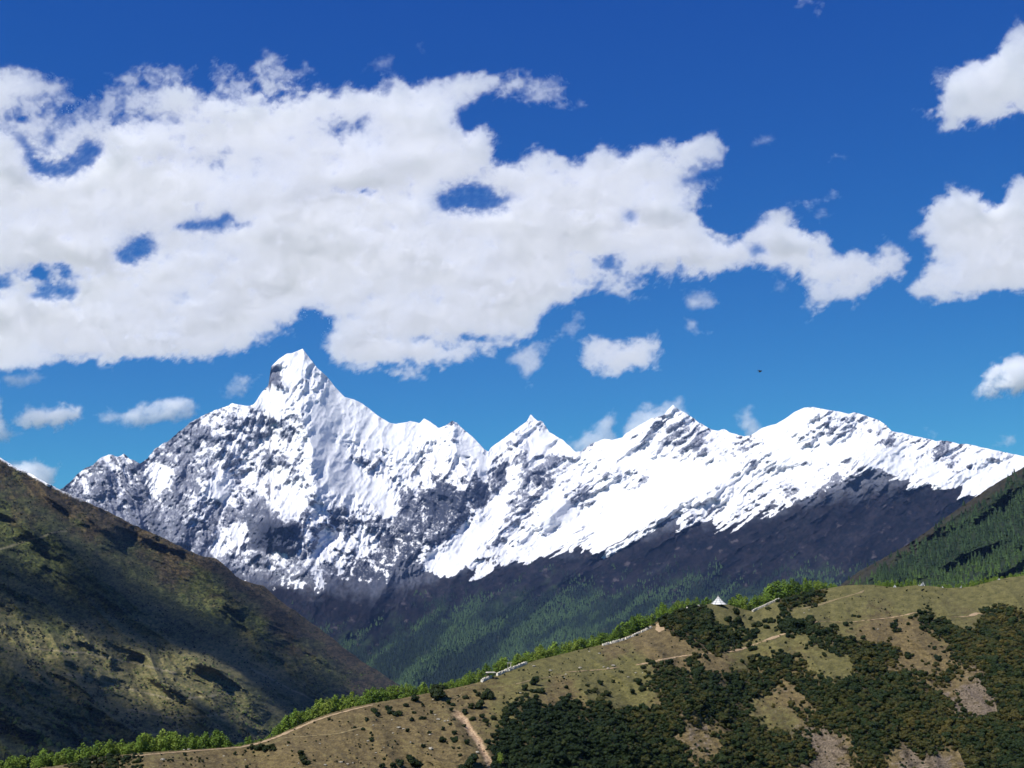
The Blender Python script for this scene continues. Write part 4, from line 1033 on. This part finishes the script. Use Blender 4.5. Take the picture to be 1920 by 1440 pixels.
def belt_label(u):
    if u < 440: return "bright green young tree in the belt beyond the crest, at lower left", "young trees beyond the crest, lower left"
    if u < 850: return "bright green young tree in the belt beyond the crest, right of the dark hillside's foot", "young trees beyond the crest, left of the wooden shelter"
    if u < 1250: return "bright green young tree in the belt beyond the stone wall on the crest", "young trees beyond the stone wall"
    if u < 1345: return "bright green young tree standing just left of the white tent", "young trees left of the tent"
    if u < 1580: return "bright green young tree in the tall clump right of the white tent", "young trees right of the tent"
    return "small bright green tree peeping over the crest below the conifer hillside", "small trees under the conifer hillside"
us = []
u = -70.0
while u < 1930:
    h = float(belt(u))
    if h > 3:
        us.append(u)
        u += 5.6 + 4.4 * random.random()
    else:
        u += 4
cand = []
for u in us:
    cand.append((u, random.uniform(5, 11), 1.0))
    if random.random() < 0.85 or 1380 < u < 1560: cand.append((u + random.uniform(-3, 3), random.uniform(12, 24), 1.06))
random.shuffle(cand)
cand.sort(key=lambda c: c[1])
extra = cand[296:]; cand = cand[:296]
for (u, d, f) in cand:
    P = crest_pt(u, d)[0]
    pc = NEAR.P[int(np.clip(round((u - nu[0]) / (nu[1] - nu[0])), 0, len(nu) - 1)), -1]
    want = belt(u) * random.uniform(0.55, 1.0) * f / FPX * np.linalg.norm(P[:2])
    rise = (pc[2] / np.linalg.norm(pc[:2])) * np.linalg.norm(P[:2]) - P[2]
    hh = want + max(0, rise)
    hh = max(hh, 1.5)
    lab, grp = belt_label(u)
    put_birch(Vector(P), hh / 8.0, lab, grp, sx=random.uniform(0.9, 1.45) * min(1.5, max(1.0, 4.5 / hh)))
#END_PLANTS
# ------------------------------------------------------------------ far woods of single conifers, built as masses
def conifer_field(name, P, hts, colr, label, cat):
    """many small conifers: three ragged tiers each"""
    n = len(P); m = 7
    r = np.random.default_rng(len(P))
    ang = np.linspace(0, 2 * math.pi, m, endpoint=False)[None, :] + r.random((n, 1)) * 6.28
    co = []; q = []
    base = 0
    tot = np.zeros((n, 0, 3))
    for (z0, z1, w) in ((0.02, 0.48, 0.27), (0.28, 0.76, 0.20), (0.55, 1.0, 0.12)):
        rr = w * hts[:, None] * (0.75 + 0.5 * r.random((n, m)))
        ring = np.stack([P[:, None, 0] + np.cos(ang) * rr, P[:, None, 1] + np.sin(ang) * rr, P[:, None, 2] + hts[:, None] * z0 * (1 + 0.25 * r.normal(size=(n, m)))], -1)
        top = np.stack([P[:, 0], P[:, 1], P[:, 2] + hts * z1], -1)[:, None]
        blk = np.concatenate([ring, top], 1)
        s = tot.shape[1]; tot = np.concatenate([tot, blk], 1)
        for k in range(m):
            q.append((s + k, s + (k + 1) % m, s + m))
    K = tot.shape[1]
    q = np.array(q)[None] + (np.arange(n) * K)[:, None, None]
    me = np_mesh(name, tot.reshape(-1, 3), q.reshape(-1, 3), smooth_shade=False)
    set_color(me, np.repeat(colr[:, None], K, 1))
    me.materials.append(M_CONIFER)
    o = link(bpy.data.objects.new(name, me))
    tag(o, label, cat, kind="stuff")
    return o
M_CONIFER = mat_attr("conifer_needles", 0.8)
# right hillside
n = 19500
u = rng.uniform(1490, 2450, n); v = rng.uniform(690, 1175, n)
cvv = np.interp(u, ru, rcv); dp = v - cvv
ok = (dp > 1) & (rng.random(n) < np.clip(0.05 + 1.0 * smooth(6, 46, dp + 40 * fbm(u / 40, v / 30, 4, 1201)), 0, 1)) & (v < np.interp(u, nu, ncv) + 22)
u, v, dp = u[ok], v[ok], dp[ok]
P = RIGHT.at(u, v)
low = smooth(1062, 1096, v + 0.10 * (1900 - u) * 0 + 25 * fbm(u / 50, v / 30, 3, 1211) + np.interp(u, [1500, 1700, 1790, 1920], [-10, -10, 0, 32]))
ht = rng.uniform(8, 17, len(u)) * (1 - 0.35 * low)
c = mix((0.008, 0.018, 0.009), (0.030, 0.054, 0.019), rng.random(len(u)))
c = mix(c, mix((0.030, 0.058, 0.010), (0.058, 0.095, 0.018), rng.random(len(u))), low * (rng.random(len(u)) < 0.85))
conifer_field("conifer_wood", P - np.array([0, 0, 0.5]), ht, c, None, None)
# lower slopes of the range
MU = MTN['u']; 
n = 46000
u = rng.uniform(520, 1900, n); v = rng.uniform(1040, 1300, n)
tl = np.interp(u, [0, 560, 700, 800, 900, 1000, 1200, 1400, 1600, 2000], [1130, 1190, 1200, 1145, 1125, 1110, 1100, 1090, 1080, 1060])
a = math.radians(143); c_ = -u * math.sin(a) + v * math.cos(a); l_ = u * math.cos(a) + v * math.sin(a)
den = smooth(-40, 50, v - tl + 60 * (ridged(l_ / 190, c_ / 40, 4, 1231) - 0.5) + 50 * fbm(u / 40, v / 30, 4, 1232))
near_v = np.interp(u, nu, ncv); left_v = np.interp(u, lu, lcv)
ok = (rng.random(n) < den) & (v < near_v + 6) & ((u > 900) | (v < left_v + 6))
u, v = u[ok], v[ok]
fi = np.clip((u - MU[0]) / (MU[1] - MU[0]), 0, len(MU) - 2).astype(int)
Vm = MTN['V']; Rm = MTN['R']
tt = (v - 1345.0) / (Vm[fi, -1] - 1345.0) * (Vm.shape[1] - 1)
fj = np.clip(tt, 0, Vm.shape[1] - 2).astype(int)
P = world_pt(u, v, Rm[fi, fj])
tone = np.clip(0.42 + 1.3 * (ridged(l_[ok] / 300, c_[ok] / 62, 3, 1251) - 0.52) + 0.5 * fbm(u / 34, v / 24, 4, 1241), 0, 1)  # lit ridges put into the tree colour: lighter trees along spur lines
c = mix(mix((0.006, 0.013, 0.009), (0.012, 0.024, 0.013), rng.random(len(u))), mix((0.028, 0.052, 0.020), (0.050, 0.086, 0.030), rng.random(len(u))), smooth(0.38, 0.72, tone))
conifer_field("mountain_forest", P - np.array([0, 0, 1.0]), rng.uniform(12, 26, len(u)), c, None, None)

# bushes speckling the dark left hillside: one mass
n = 26000
u = rng.uniform(-60, 900, n); v = rng.uniform(860, 1460, n)
dn = fbm(u / 44, v / 26, 5, 1301, 0.6)
ok = (v > np.interp(u, lu, lcv) + 2) & (v < np.interp(u, nu, ncv) + 8) & (rng.random(n) < smooth(-0.25, 0.45, dn) * 0.9)
u, v = u[ok], v[ok]
P = LEFT.at(u, v)
def bush_field(name, P, size, colr):
    n = len(P); r = np.random.default_rng(n)
    lat = [(-0.1, 0.9), (0.45, 0.85), (0.85, 0.45)]; m = 6
    parts = []
    ang = np.linspace(0, 2 * math.pi, m, endpoint=False)[None] + r.random((n, 1)) * 6.28
    for z, w in lat:
        rr = w * size[:, None] * (0.7 + 0.6 * r.random((n, m)))
        parts.append(np.stack([P[:, None, 0] + np.cos(ang) * rr, P[:, None, 1] + np.sin(ang) * rr, P[:, None, 2] + size[:, None] * z * (1 + 0.3 * r.normal(size=(n, m)))], -1))
    parts.append(np.stack([P[:, 0], P[:, 1], P[:, 2] + size * 1.05], -1)[:, None])
    tot = np.concatenate(parts, 1); K = tot.shape[1]; q = []
    for a in range(2):
        for k in range(m):
            q.append((a * m + k, a * m + (k + 1) % m, (a + 1) * m + (k + 1) % m)); q.append((a * m + k, (a + 1) * m + (k + 1) % m, (a + 1) * m + k))
    for k in range(m): q.append((2 * m + k, 2 * m + (k + 1) % m, 3 * m))
    q = np.array(q)[None] + (np.arange(n) * K)[:, None, None]
    me = np_mesh(name, tot.reshape(-1, 3), q.reshape(-1, 3), smooth_shade=False)
    set_color(me, np.repeat(colr[:, None], K, 1)); me.materials.append(M_CONIFER)
    o = link(bpy.data.objects.new(name, me)); tag(o, kind="stuff"); return o
bright = smooth(1150, 1240, v) * (rng.random(len(u)) < 0.35)
c = mix(mix((0.008, 0.012, 0.006), (0.024, 0.026, 0.011), rng.random(len(u))), mix((0.04, 0.06, 0.015), (0.075, 0.10, 0.025), rng.random(len(u))), bright)
bush_field("hillside_scrub", P, rng.uniform(1.0, 3.2, len(u)) * (1 + 0.8 * smooth(1330, 1400, v)), c)

# ------------------------------------------------------------------ paths
def path(name, line, width, label, seed, mat, lift=0.10):
    """a trodden strip that follows the ground"""
    pts = np.array(line, float)
    seg = np.r_[0, np.cumsum(np.hypot(np.diff(pts[:, 0]), np.diff(pts[:, 1])))]
    s = np.linspace(0, seg[-1], int(seg[-1] / 1.5) + 2)
    u = np.interp(s, seg, pts[:, 0]); v = np.interp(s, seg, pts[:, 1])
    u = u + 1.0 * fbm(s / 14, s * 0 + seed, 3, seed); v = v + 0.9 * fbm(s / 14, s * 0 + seed, 3, seed + 1)
    v = np.maximum(v, np.interp(u, nu, ncv) + 0.6)
    P = NEAR.at(u, v)
    t = np.gradient(P, axis=0); t /= np.linalg.norm(t, axis=1, keepdims=True)
    side = np.cross(t, np.array([0, 0, 1.0])); side /= np.linalg.norm(side, axis=1, keepdims=True)
    w = width * np.clip(1 + 0.8 * fbm(s / 7, s * 0 + .3, 4, seed + 2, 0.6), 0.25, 2)
    w = w * np.clip(np.minimum(s, s[-1] - s) / 6.0, 0.1, 1)
    rows = []
    for k in np.linspace(-1, 1, 5):
        q = P + side * (w * 0.5 * k * (1 + 0.2 * fbm(s / 4, s * 0 + k, 2, seed + 5)))[:, None]
        # settle each row on the ground
        h = np.hypot(q[:, 0], q[:, 1]); cz = q[:, 2] / h
        qu = 960 + FPX * q[:, 0] / (q[:, 1] * cP + q[:, 2] * sP)
        qv = 720 - FPX * (q[:, 2] * cP - q[:, 1] * sP) / (q[:, 1] * cP + q[:, 2] * sP)
        g = NEAR.at(qu, np.maximum(qv, np.interp(qu, nu, ncv)))
        rows.append(g + np.array([0, 0, lift + 0.10 * (1 - k * k)]))
    R_ = np.stack(rows, 0)
    me = np_mesh(name, R_, grid_quads(5, len(s)))
    me.materials.append(mat)
    o = link(bpy.data.objects.new(name, me))
    tag(o, label, "path", kind="structure")
M_PATH = mat_plain("pale_trodden_earth", (0.27, 0.195, 0.115), 0.95, 0.22, 0.8)
M_PATH2 = mat_plain("dusty_turf", (0.165, 0.130, 0.066), 0.95, 0.25, 0.8)
for k, (nm, line, w, lab, mt) in enumerate([
    ("path", [(1192, 1248), (1247, 1236), (1288, 1229), (1313, 1227), (1339, 1225), (1373, 1222), (1398, 1215), (1425, 1205), (1450, 1196), (1472, 1188), (1490, 1184), (1506, 1181)], 3.0, "pale winding path climbing between the shrubs below the tent", M_PATH),
    ("path", [(1425, 1202), (1400, 1208), (1375, 1214), (1350, 1219)], 1.4, "faint second track above the winding path", M_PATH2),
    ("path", [(1508, 1176), (1527, 1166), (1560, 1166), (1591, 1167), (1630, 1163), (1672, 1158), (1700, 1153), (1715, 1149), (1728, 1150)], 2.4, "pale level path crossing the slope under the upper meadow", M_PATH),
    ("path", [(1780, 1158), (1800, 1157), (1822, 1155), (1832, 1149), (1842, 1152)], 3.2, "short pale path ending at the upper right thicket", M_PATH),
    ("path", [(1470, 1148), (1500, 1142), (1527, 1137), (1545, 1132), (1561, 1126), (1590, 1118), (1612, 1112), (1621, 1106)], 2.2, "worn track climbing past the dark clump to the crest", M_PATH2),
    ("path", [(150, 1434), (200, 1424), (270, 1416), (330, 1411), (400, 1406), (450, 1402), (490, 1393), (520, 1382), (560, 1365), (590, 1352), (620, 1342), (660, 1331), (700, 1322)], 1.6, "pale trail along the crest at lower left", M_PATH),
    ("path", [(520, 1386), (545, 1383), (590, 1380), (630, 1377), (655, 1371), (680, 1364)], 1.5, "faint trail branching off the crest trail", M_PATH2),
    ("path", [(1060, 1261), (1100, 1258), (1130, 1256), (1162, 1251)], 1.7, "short pale trail across the green saddle", M_PATH),
    ("path", [(930, 1290), (955, 1286), (980, 1280), (1005, 1273), (1040, 1270), (1062, 1266)], 1.5, "yellowish trail crossing the turf right of the shelter", M_PATH2),
    ("path", [(1236, 1186), (1238, 1176), (1243, 1166), (1252, 1158), (1258, 1154)], 4.0, "bare orange earth worn beside the big thicket on the crest", M_PATH),
    ("path", [(810, 1319), (835, 1313), (856, 1308), (868, 1300)], 1.0, "faint trail above the eroded gully", M_PATH2)]):
    path(nm, line, w, lab, 1400 + 11 * k, mt)

# ------------------------------------------------------------------ small built things
def boxes(list_, name, mat, parent=None, jit=0.0, seed=0):
    """one mesh from boxes given as centre, size and turn about z"""
    r = np.random.default_rng(seed); co = []; q = []
    for k, (c, s, a) in enumerate(list_):
        b = np.array([(x, y, z) for z in (-.5, .5) for y in (-.5, .5) for x in (-.5, .5)]) * np.array(s)
        b = b * (1 + jit * r.normal(size=b.shape))
        ca, sa = math.cos(a), math.sin(a)
        b = np.stack([b[:, 0] * ca - b[:, 1] * sa, b[:, 0] * sa + b[:, 1] * ca, b[:, 2]], 1) + np.array(c)
        co.append(b); q.append(np.array([(0, 2, 3, 1), (4, 5, 7, 6), (0, 1, 5, 4), (2, 6, 7, 3), (0, 4, 6, 2), (1, 3, 7, 5)]) + 8 * k)
    me = np_mesh(name, np.concatenate(co), np.concatenate(q), smooth_shade=False)
    me.materials.append(mat)
    o = link(bpy.data.objects.new(name, me)); o.parent = parent
    return o
def empty(name, loc, rz=0.0):
    e = link(bpy.data.objects.new(name, None)); e.location = loc; e.rotation_euler = (0, 0, rz); e.empty_display_size = 0.3
    return e
M_WHITE = mat_plain("white_canvas", (0.50, 0.50, 0.49), 0.8, 0.05)
M_RIB = mat_plain("grey_pole", (0.22, 0.22, 0.22), 0.6, 0.1)
M_STONE = mat_plain("pale_limestone", (0.50, 0.46, 0.39), 0.9, 0.25, 1.2)
M_ROCK = mat_plain("weathered_rock", (0.28, 0.255, 0.205), 0.9, 0.3, 1.5)

# white cone tent with a swept roof
tp = NEAR.at([1347], [1133.5])[0]
tent = empty("conical_tent", Vector(tp))
tag(tent, "white conical tent with a sharp peak and grey ribs on the grassy knoll", "tent")
prof = [(3.9, 0.0), (3.8, 0.18), (2.75, 0.95), (1.9, 1.75), (1.0, 2.65), (0.42, 3.45), (0.16, 3.95), (0.0, 4.15)]
ns = 24; co = []; q = []
for (r_, z) in prof:
    a = np.linspace(0, 2 * math.pi, ns, endpoint=False)
    rr = r_ * (1 + 0.035 * np.cos(a * 8)); co.append(np.stack([np.cos(a) * rr, np.sin(a) * rr, np.full(ns, z)], 1))
i = np.arange(len(prof) * ns).reshape(len(prof), ns); j = np.roll(i, -1, 1)
me = np_mesh("canvas", np.concatenate(co), np.stack([i[:-1].ravel(), j[:-1].ravel(), j[1:].ravel(), i[1:].ravel()], 1), smooth_shade=False)
me.materials.append(M_WHITE); o = link(bpy.data.objects.new("canvas", me)); o.parent = tent
for k in range(8):
    a = 2 * math.pi * k / 8 + 0.2
    c_, q_ = tube([(math.cos(a) * r_ * 1.035, math.sin(a) * r_ * 1.035, z + 0.02) for r_, z in prof[:-1]], [0.11] * 7, 5)
    me = np_mesh("rib", c_, q_); me.materials.append(M_RIB); o = link(bpy.data.objects.new("rib", me)); o.parent = tent
for k in range(3):
    z = [0.95, 1.75, 2.65][k]; r_ = [3.0, 1.9, 1.0][k]
    a = np.linspace(0, 2 * math.pi, 33); ring = np.concatenate([np.stack([np.cos(a) * (r_ * 1.04 + d), np.sin(a) * (r_ * 1.04 + d), np.full(33, z + e)], 1) for d, e in ((0, 0), (.05, .0), (.05, .10), (0, .10))])
    i = np.arange(4 * 33).reshape(4, 33); i = np.concatenate([i, i[:1]])
    me = np_mesh("seam_band", ring, np.stack([i[:-1, :-1].ravel(), i[:-1, 1:].ravel(), i[1:, 1:].ravel(), i[1:, :-1].ravel()], 1)); me.materials.append(M_RIB)
    o = link(bpy.data.objects.new("seam_band", me)); o.parent = tent
c_, q_ = tube([(0, 0, 3.9), (0, 0, 4.7)], [0.06, 0.04], 6)
me = np_mesh("finial", c_, q_); me.materials.append(M_RIB); o = link(bpy.data.objects.new("finial", me)); o.parent = tent

# open wooden shelter
sp = NEAR.at([920], [1272.5])[0]
sh = empty("wooden_shelter", Vector(sp), 0.25)
tag(sh, "small open wooden shelter with a pale flat roof beside the crest wall", "shelter")
boxes([((0, 0, 2.05), (3.2, 2.2, 0.16), 0), ((0, 0, 2.2), (2.9, 1.9, 0.14), 0)], "roof", M_STONE, sh)
for x in (-1.25, 1.25):
    for y in (-.8, .8):
        boxes([((x, y, 0.9), (0.16, 0.16, 2.2), 0)], "post", M_TWIG, sh)
boxes([((0, 0.7, 0.45), (2.4, 0.4, 0.10), 0), ((0, .7, 0.1), (2.2, .12, .6), 0)], "bench", M_TWIG, sh)
# wooden gate frame
gp = crest_pt(955, 2.0)[0]
ga = empty("wooden_gate", Vector(gp), 0.3)
tag(ga, "little wooden gate frame of two posts standing above the crest wall", "gate")
for x in (-.55, .55): boxes([((x, 0, 1.2), (0.15, 0.15, 3.2), 0)], "post", M_STONE, ga)
boxes([((0, 0, 2.7), (1.9, 0.22, 0.16), 0)], "lintel", M_STONE, ga)
boxes([((0, 0, 2.3), (1.3, 0.10, 0.09), 0)], "crossbar", M_TWIG, ga)

# low dry-stone walls along the crest
def stone_wall(line, label, seed, w=0.8, h=0.75, gap=0.12, mat=M_STONE):
    pts = np.array(line, float); seg = np.r_[0, np.cumsum(np.hypot(np.diff(pts[:, 0]), np.diff(pts[:, 1])))]
    r = np.random.default_rng(seed)
    s = np.arange(0, seg[-1], 1.15)
    u = np.interp(s, seg, pts[:, 0]); v = np.interp(s, seg, pts[:, 1])
    v = np.maximum(v, np.interp(u, nu, ncv) + 0.3)
    P = NEAR.at(u, v)
    lst = []
    for k in range(len(P) - 1):
        if r.random() < gap: continue
        d = P[k + 1] - P[k]; a = math.atan2(d[1], d[0])
        L = np.hypot(d[0], d[1]) * 1.08
        z = 0
        for c in range(2):
            hh = h * (0.4 + 0.25 * r.random())
            lst.append((tuple(P[k] + d * 0.5 + np.array([0.06 * r.normal(), 0.06 * r.normal(), z + hh / 2 - 0.08])), (L * (0.95 - 0.1 * c), w * (1 - 0.25 * c), hh), a + 0.08 * r.normal()))
            z += hh * 0.98
    org = P.mean(0)
    lst = [((c[0] - org[0], c[1] - org[1], c[2] - org[2]), s_, a) for c, s_, a in lst]
    o = boxes(lst, "stone_wall", mat, None, 0.07, seed); o.location = Vector(org)
    tag(o, label, "wall", "pale stone walls on the crest")
stone_wall([(903, 1279), (912, 1274), (922, 1270)], "short pale stone wall running up to the wooden shelter", 1, h=0.9)
stone_wall([(932, 1267), (945, 1261), (958, 1256), (972, 1251), (988, 1244)], "pale stone wall climbing right of the wooden shelter", 2, h=0.95)
stone_wall([(1128, 1211), (1140, 1208), (1155, 1204), (1170, 1200), (1185, 1194), (1200, 1187), (1222, 1177)], "broken pale stone wall on the crest left of the big thicket", 3, h=0.8, gap=0.3)
stone_wall([(1411, 1147), (1422, 1142), (1434, 1137), (1446, 1130), (1462, 1124)], "straight pale stone wall descending left of the dark clump", 4, h=0.9, gap=0.04)
stone_wall([(1288, 1141), (1300, 1139), (1320, 1135)], "row of pale stones on the crest left of the tent", 5, h=0.7, gap=0.5)

# white banners on poles along the far crest
def banner_pole(u, h, nflag, label, lean, seed):
    r = np.random.default_rng(seed)
    p = NEAR.at([u], [np.interp(u, nu, ncv) + 0.6])[0]
    e = empty("prayer_flags", Vector(p), r.random() * 0.6)
    tag(e, label, "flags", "white prayer flags on the far crest")
    h = h * 0.75
    c_, q_ = tube([(0, 0, -.3), (lean * .5, 0, h * .5), (lean, 0, h)], [0.09, 0.07, 0.05], 6)
    me = np_mesh("pole", c_, q_); me.materials.append(M_TWIG); o = link(bpy.data.objects.new("pole", me)); o.parent = e
    for k in range(nflag):
        a = r.random() * 6.28; L = h * (0.5 + 0.5 * r.random())
        x0, z0 = lean * 0.9, h * 0.93; x1, y1 = math.cos(a) * L, math.sin(a) * L * 0.6
        co = []
        for t in np.linspace(0, 1, 9):
            zz = z0 * (1 - t) ** 1.25; wob = 0.10 * r.normal()
            co.append((x0 + (x1 - x0) * t, y1 * t + wob, zz + 0.12)); co.append((x0 + (x1 - x0) * t, y1 * t - wob, max(zz - 0.75, 0.0)))
        co = np.array(co); back = co + np.array([0, 0.03, 0])
        m = len(co); qq = [(2 * i, 2 * i + 1, 2 * i + 3, 2 * i + 2) for i in range(8)] + [(m + 2 * i, m + 2 * i + 2, m + 2 * i + 3, m + 2 * i + 1) for i in range(8)]
        me = np_mesh("flag_string", np.concatenate([co, back]), np.array(qq)); me.materials.append(M_WHITE); o = link(bpy.data.objects.new("flag_string", me)); o.parent = e
banner_pole(1730, 3.2, 7, "tall cluster of white prayer flags on a leaning pole on the far crest", 0.5, 11)
banner_pole(1722, 1.2, 5, "low spread of white prayer flags left of the leaning pole", 0.1, 12)
banner_pole(1766, 1.6, 4, "small white prayer flags right of the tall cluster", 0.2, 13)
banner_pole(1803, 1.8, 3, "tiny white prayer flags in the dip of the far crest", 0.2, 14)
banner_pole(1678, 2.0, 2, "thin white prayer flag pole alone on the far crest", 0.1, 15)
banner_pole(1873, 1.1, 8, "long low white prayer flags near the right end of the crest", 0.3, 16)
# boulders
def boulder_mesh(seed):
    r = np.random.default_rng(seed)
    co, q = lumpy_core([(0, 0, 0.25)], [1.0], seed, 8, 11, squash=0.6, shrink=1.0)
    me = np_mesh("boulder", co, q, smooth_shade=False); me.materials.append(M_ROCK); return me
BOULD = [boulder_mesh(500 + k) for k in range(4)]
BL = [(822, 1350, 4.5), (834, 1353, 3), (808, 1405, 5), (806, 1378, 3), (748, 1365, 4), (757, 1367, 3), (737, 1375, 2.5), (690, 1390, 2.5), (640, 1430, 4), (652, 1433, 3), (662, 1431, 2.5), (610, 1435, 3), (705, 1412, 2.5), (816, 1341, 2.5), (840, 1352, 2.5), (895, 1411, 4.5), (600, 1395, 2), (670, 1378, 2), (735, 1350, 2), (812, 1312, 2.5), (1150, 1249, 4), (1140, 1254, 3), (1132, 1251, 2.5), (1032, 1258, 3.5), (1001, 1250, 4), (1061, 1265, 2.5), (1058, 1271, 2.5), (1030, 1270, 2), (975, 1300, 3), (1088, 1253, 3.5),
      (305, 1425, 4.5), (345, 1403, 2.5), (354, 1403, 3), (1640, 1181, 2), (1646, 1180, 2), (1597, 1198, 2), (1517, 1144, 2), (1508, 1150, 2), (955, 1355, 3.5), (962, 1362, 3), (1178, 1270, 2.5), (1192, 1262, 2.5), (1205, 1262, 2), (1105, 1222, 2), (1124, 1226, 2.5), (540, 1398, 2.5), (460, 1425, 2), (420, 1418, 2.5), (380, 1428, 2), (560, 1432, 2.5), (700, 1360, 2), (770, 1392, 2), (720, 1402, 2)]
for k, (u, v, rp) in enumerate(BL):
    P = NEAR.at([u], [v])[0]; rad = 0.85 * rp / FPX * np.linalg.norm(P)
    o = link(bpy.data.objects.new("boulder", BOULD[k % 4])); o.location = Vector(P); o.rotation_euler = (0, 0, random.random() * 6.28)
    o.scale = (rad * random.uniform(.8, 1.2), rad * random.uniform(.8, 1.2), rad * random.uniform(.75, 1.1))
    if u < 600: lab, g = "pale boulder on the low left end of the bare ridge", "boulders at the left end"
    elif u < 900 and v > 1330: lab, g = "pale boulder lying on the bare turf around the eroded gully", "boulders around the gully"
    elif u < 1000: lab, g = "pale boulder among the scattered shrubs below the wooden shelter", "boulders below the shelter"
    elif u < 1300: lab, g = "flat pale boulder on the green saddle right of the shelter", "boulders on the saddle"
    else: lab, g = "small pale boulder on the slope near the upper paths", "boulders near the upper paths"
    tag(o, lab, "boulder", g)
# a light green sapling among the dark thicket
P = NEAR.at([937], [1438])[0]
put_birch(Vector(P), 0.52, "bright light green sapling alone among dark shrubs at the bottom edge", None, 1.1)
# bird
bp = world_pt(np.array([1425.0]), np.array([697.0]), np.array([190.0]))[0]
co = []; fc = []
secs = [(-0.34, 0.01, 0.015, 0.0), (-0.26, 0.045, 0.04, 0.0), (-0.08, 0.085, 0.085, -0.01), (0.08, 0.08, 0.08, 0.0), (0.19, 0.05, 0.055, 0.02), (0.25, 0.045, 0.045, 0.03), (0.30, 0.02, 0.02, 0.025), (0.345, 0.003, 0.003, 0.015)]
for (x, ry, rz, zc) in secs:
    a = np.linspace(0, 2 * math.pi, 10, endpoint=False); co.append(np.stack([np.full(10, x), np.cos(a) * ry, np.sin(a) * rz + zc], 1))
i = np.arange(len(secs) * 10).reshape(-1, 10); j = np.roll(i, -1, 1)
body = (np.concatenate(co), np.stack([i[:-1].ravel(), j[:-1].ravel(), j[1:].ravel(), i[1:].ravel()], 1))
def wing(side):
    st = [(0.03, 0.0, 0.17, -0.12), (0.16, 0.14, 0.18, -0.13), (0.30, 0.24, 0.13, -0.16), (0.43, 0.22, 0.05, -0.19), (0.53, 0.16, -0.08, -0.20)]
    c = []
    for (y, z, xf, xb) in st:
        c += [(xf, y * side, z + .012), (xb, y * side, z + .004), (xb, y * side, z - .004), (xf, y * side, z - .012)]
    n_ = np.arange(len(st) * 4).reshape(-1, 4); m_ = np.roll(n_, -1, 1)
    return np.array(c), np.stack([n_[:-1].ravel(), m_[:-1].ravel(), m_[1:].ravel(), n_[1:].ravel()], 1)
tail = (np.array([(-0.28, -.03, .012), (-0.28, .03, .012), (-0.52, .10, .0), (-0.52, -.10, .0), (-0.28, -.03, -.006), (-0.28, .03, -.006), (-0.52, .10, -.010), (-0.52, -.10, -.010)]), np.array([(0, 1, 2, 3), (7, 6, 5, 4), (0, 4, 5, 1), (1, 5, 6, 2), (2, 6, 7, 3), (3, 7, 4, 0)]))
co, q = join_np([body, wing(1), wing(-1), tail])
me = np_mesh("bird", co, q); me.materials.append(mat_plain("black_feathers", (0.012, 0.012, 0.014), 0.6, 0.2))
bird = link(bpy.data.objects.new("bird", me)); bird.location = Vector(bp); bird.rotation_euler = (0.25, -0.15, 0.45)
tag(bird, "small black bird flying in the blue sky above the snow ridge", "bird")
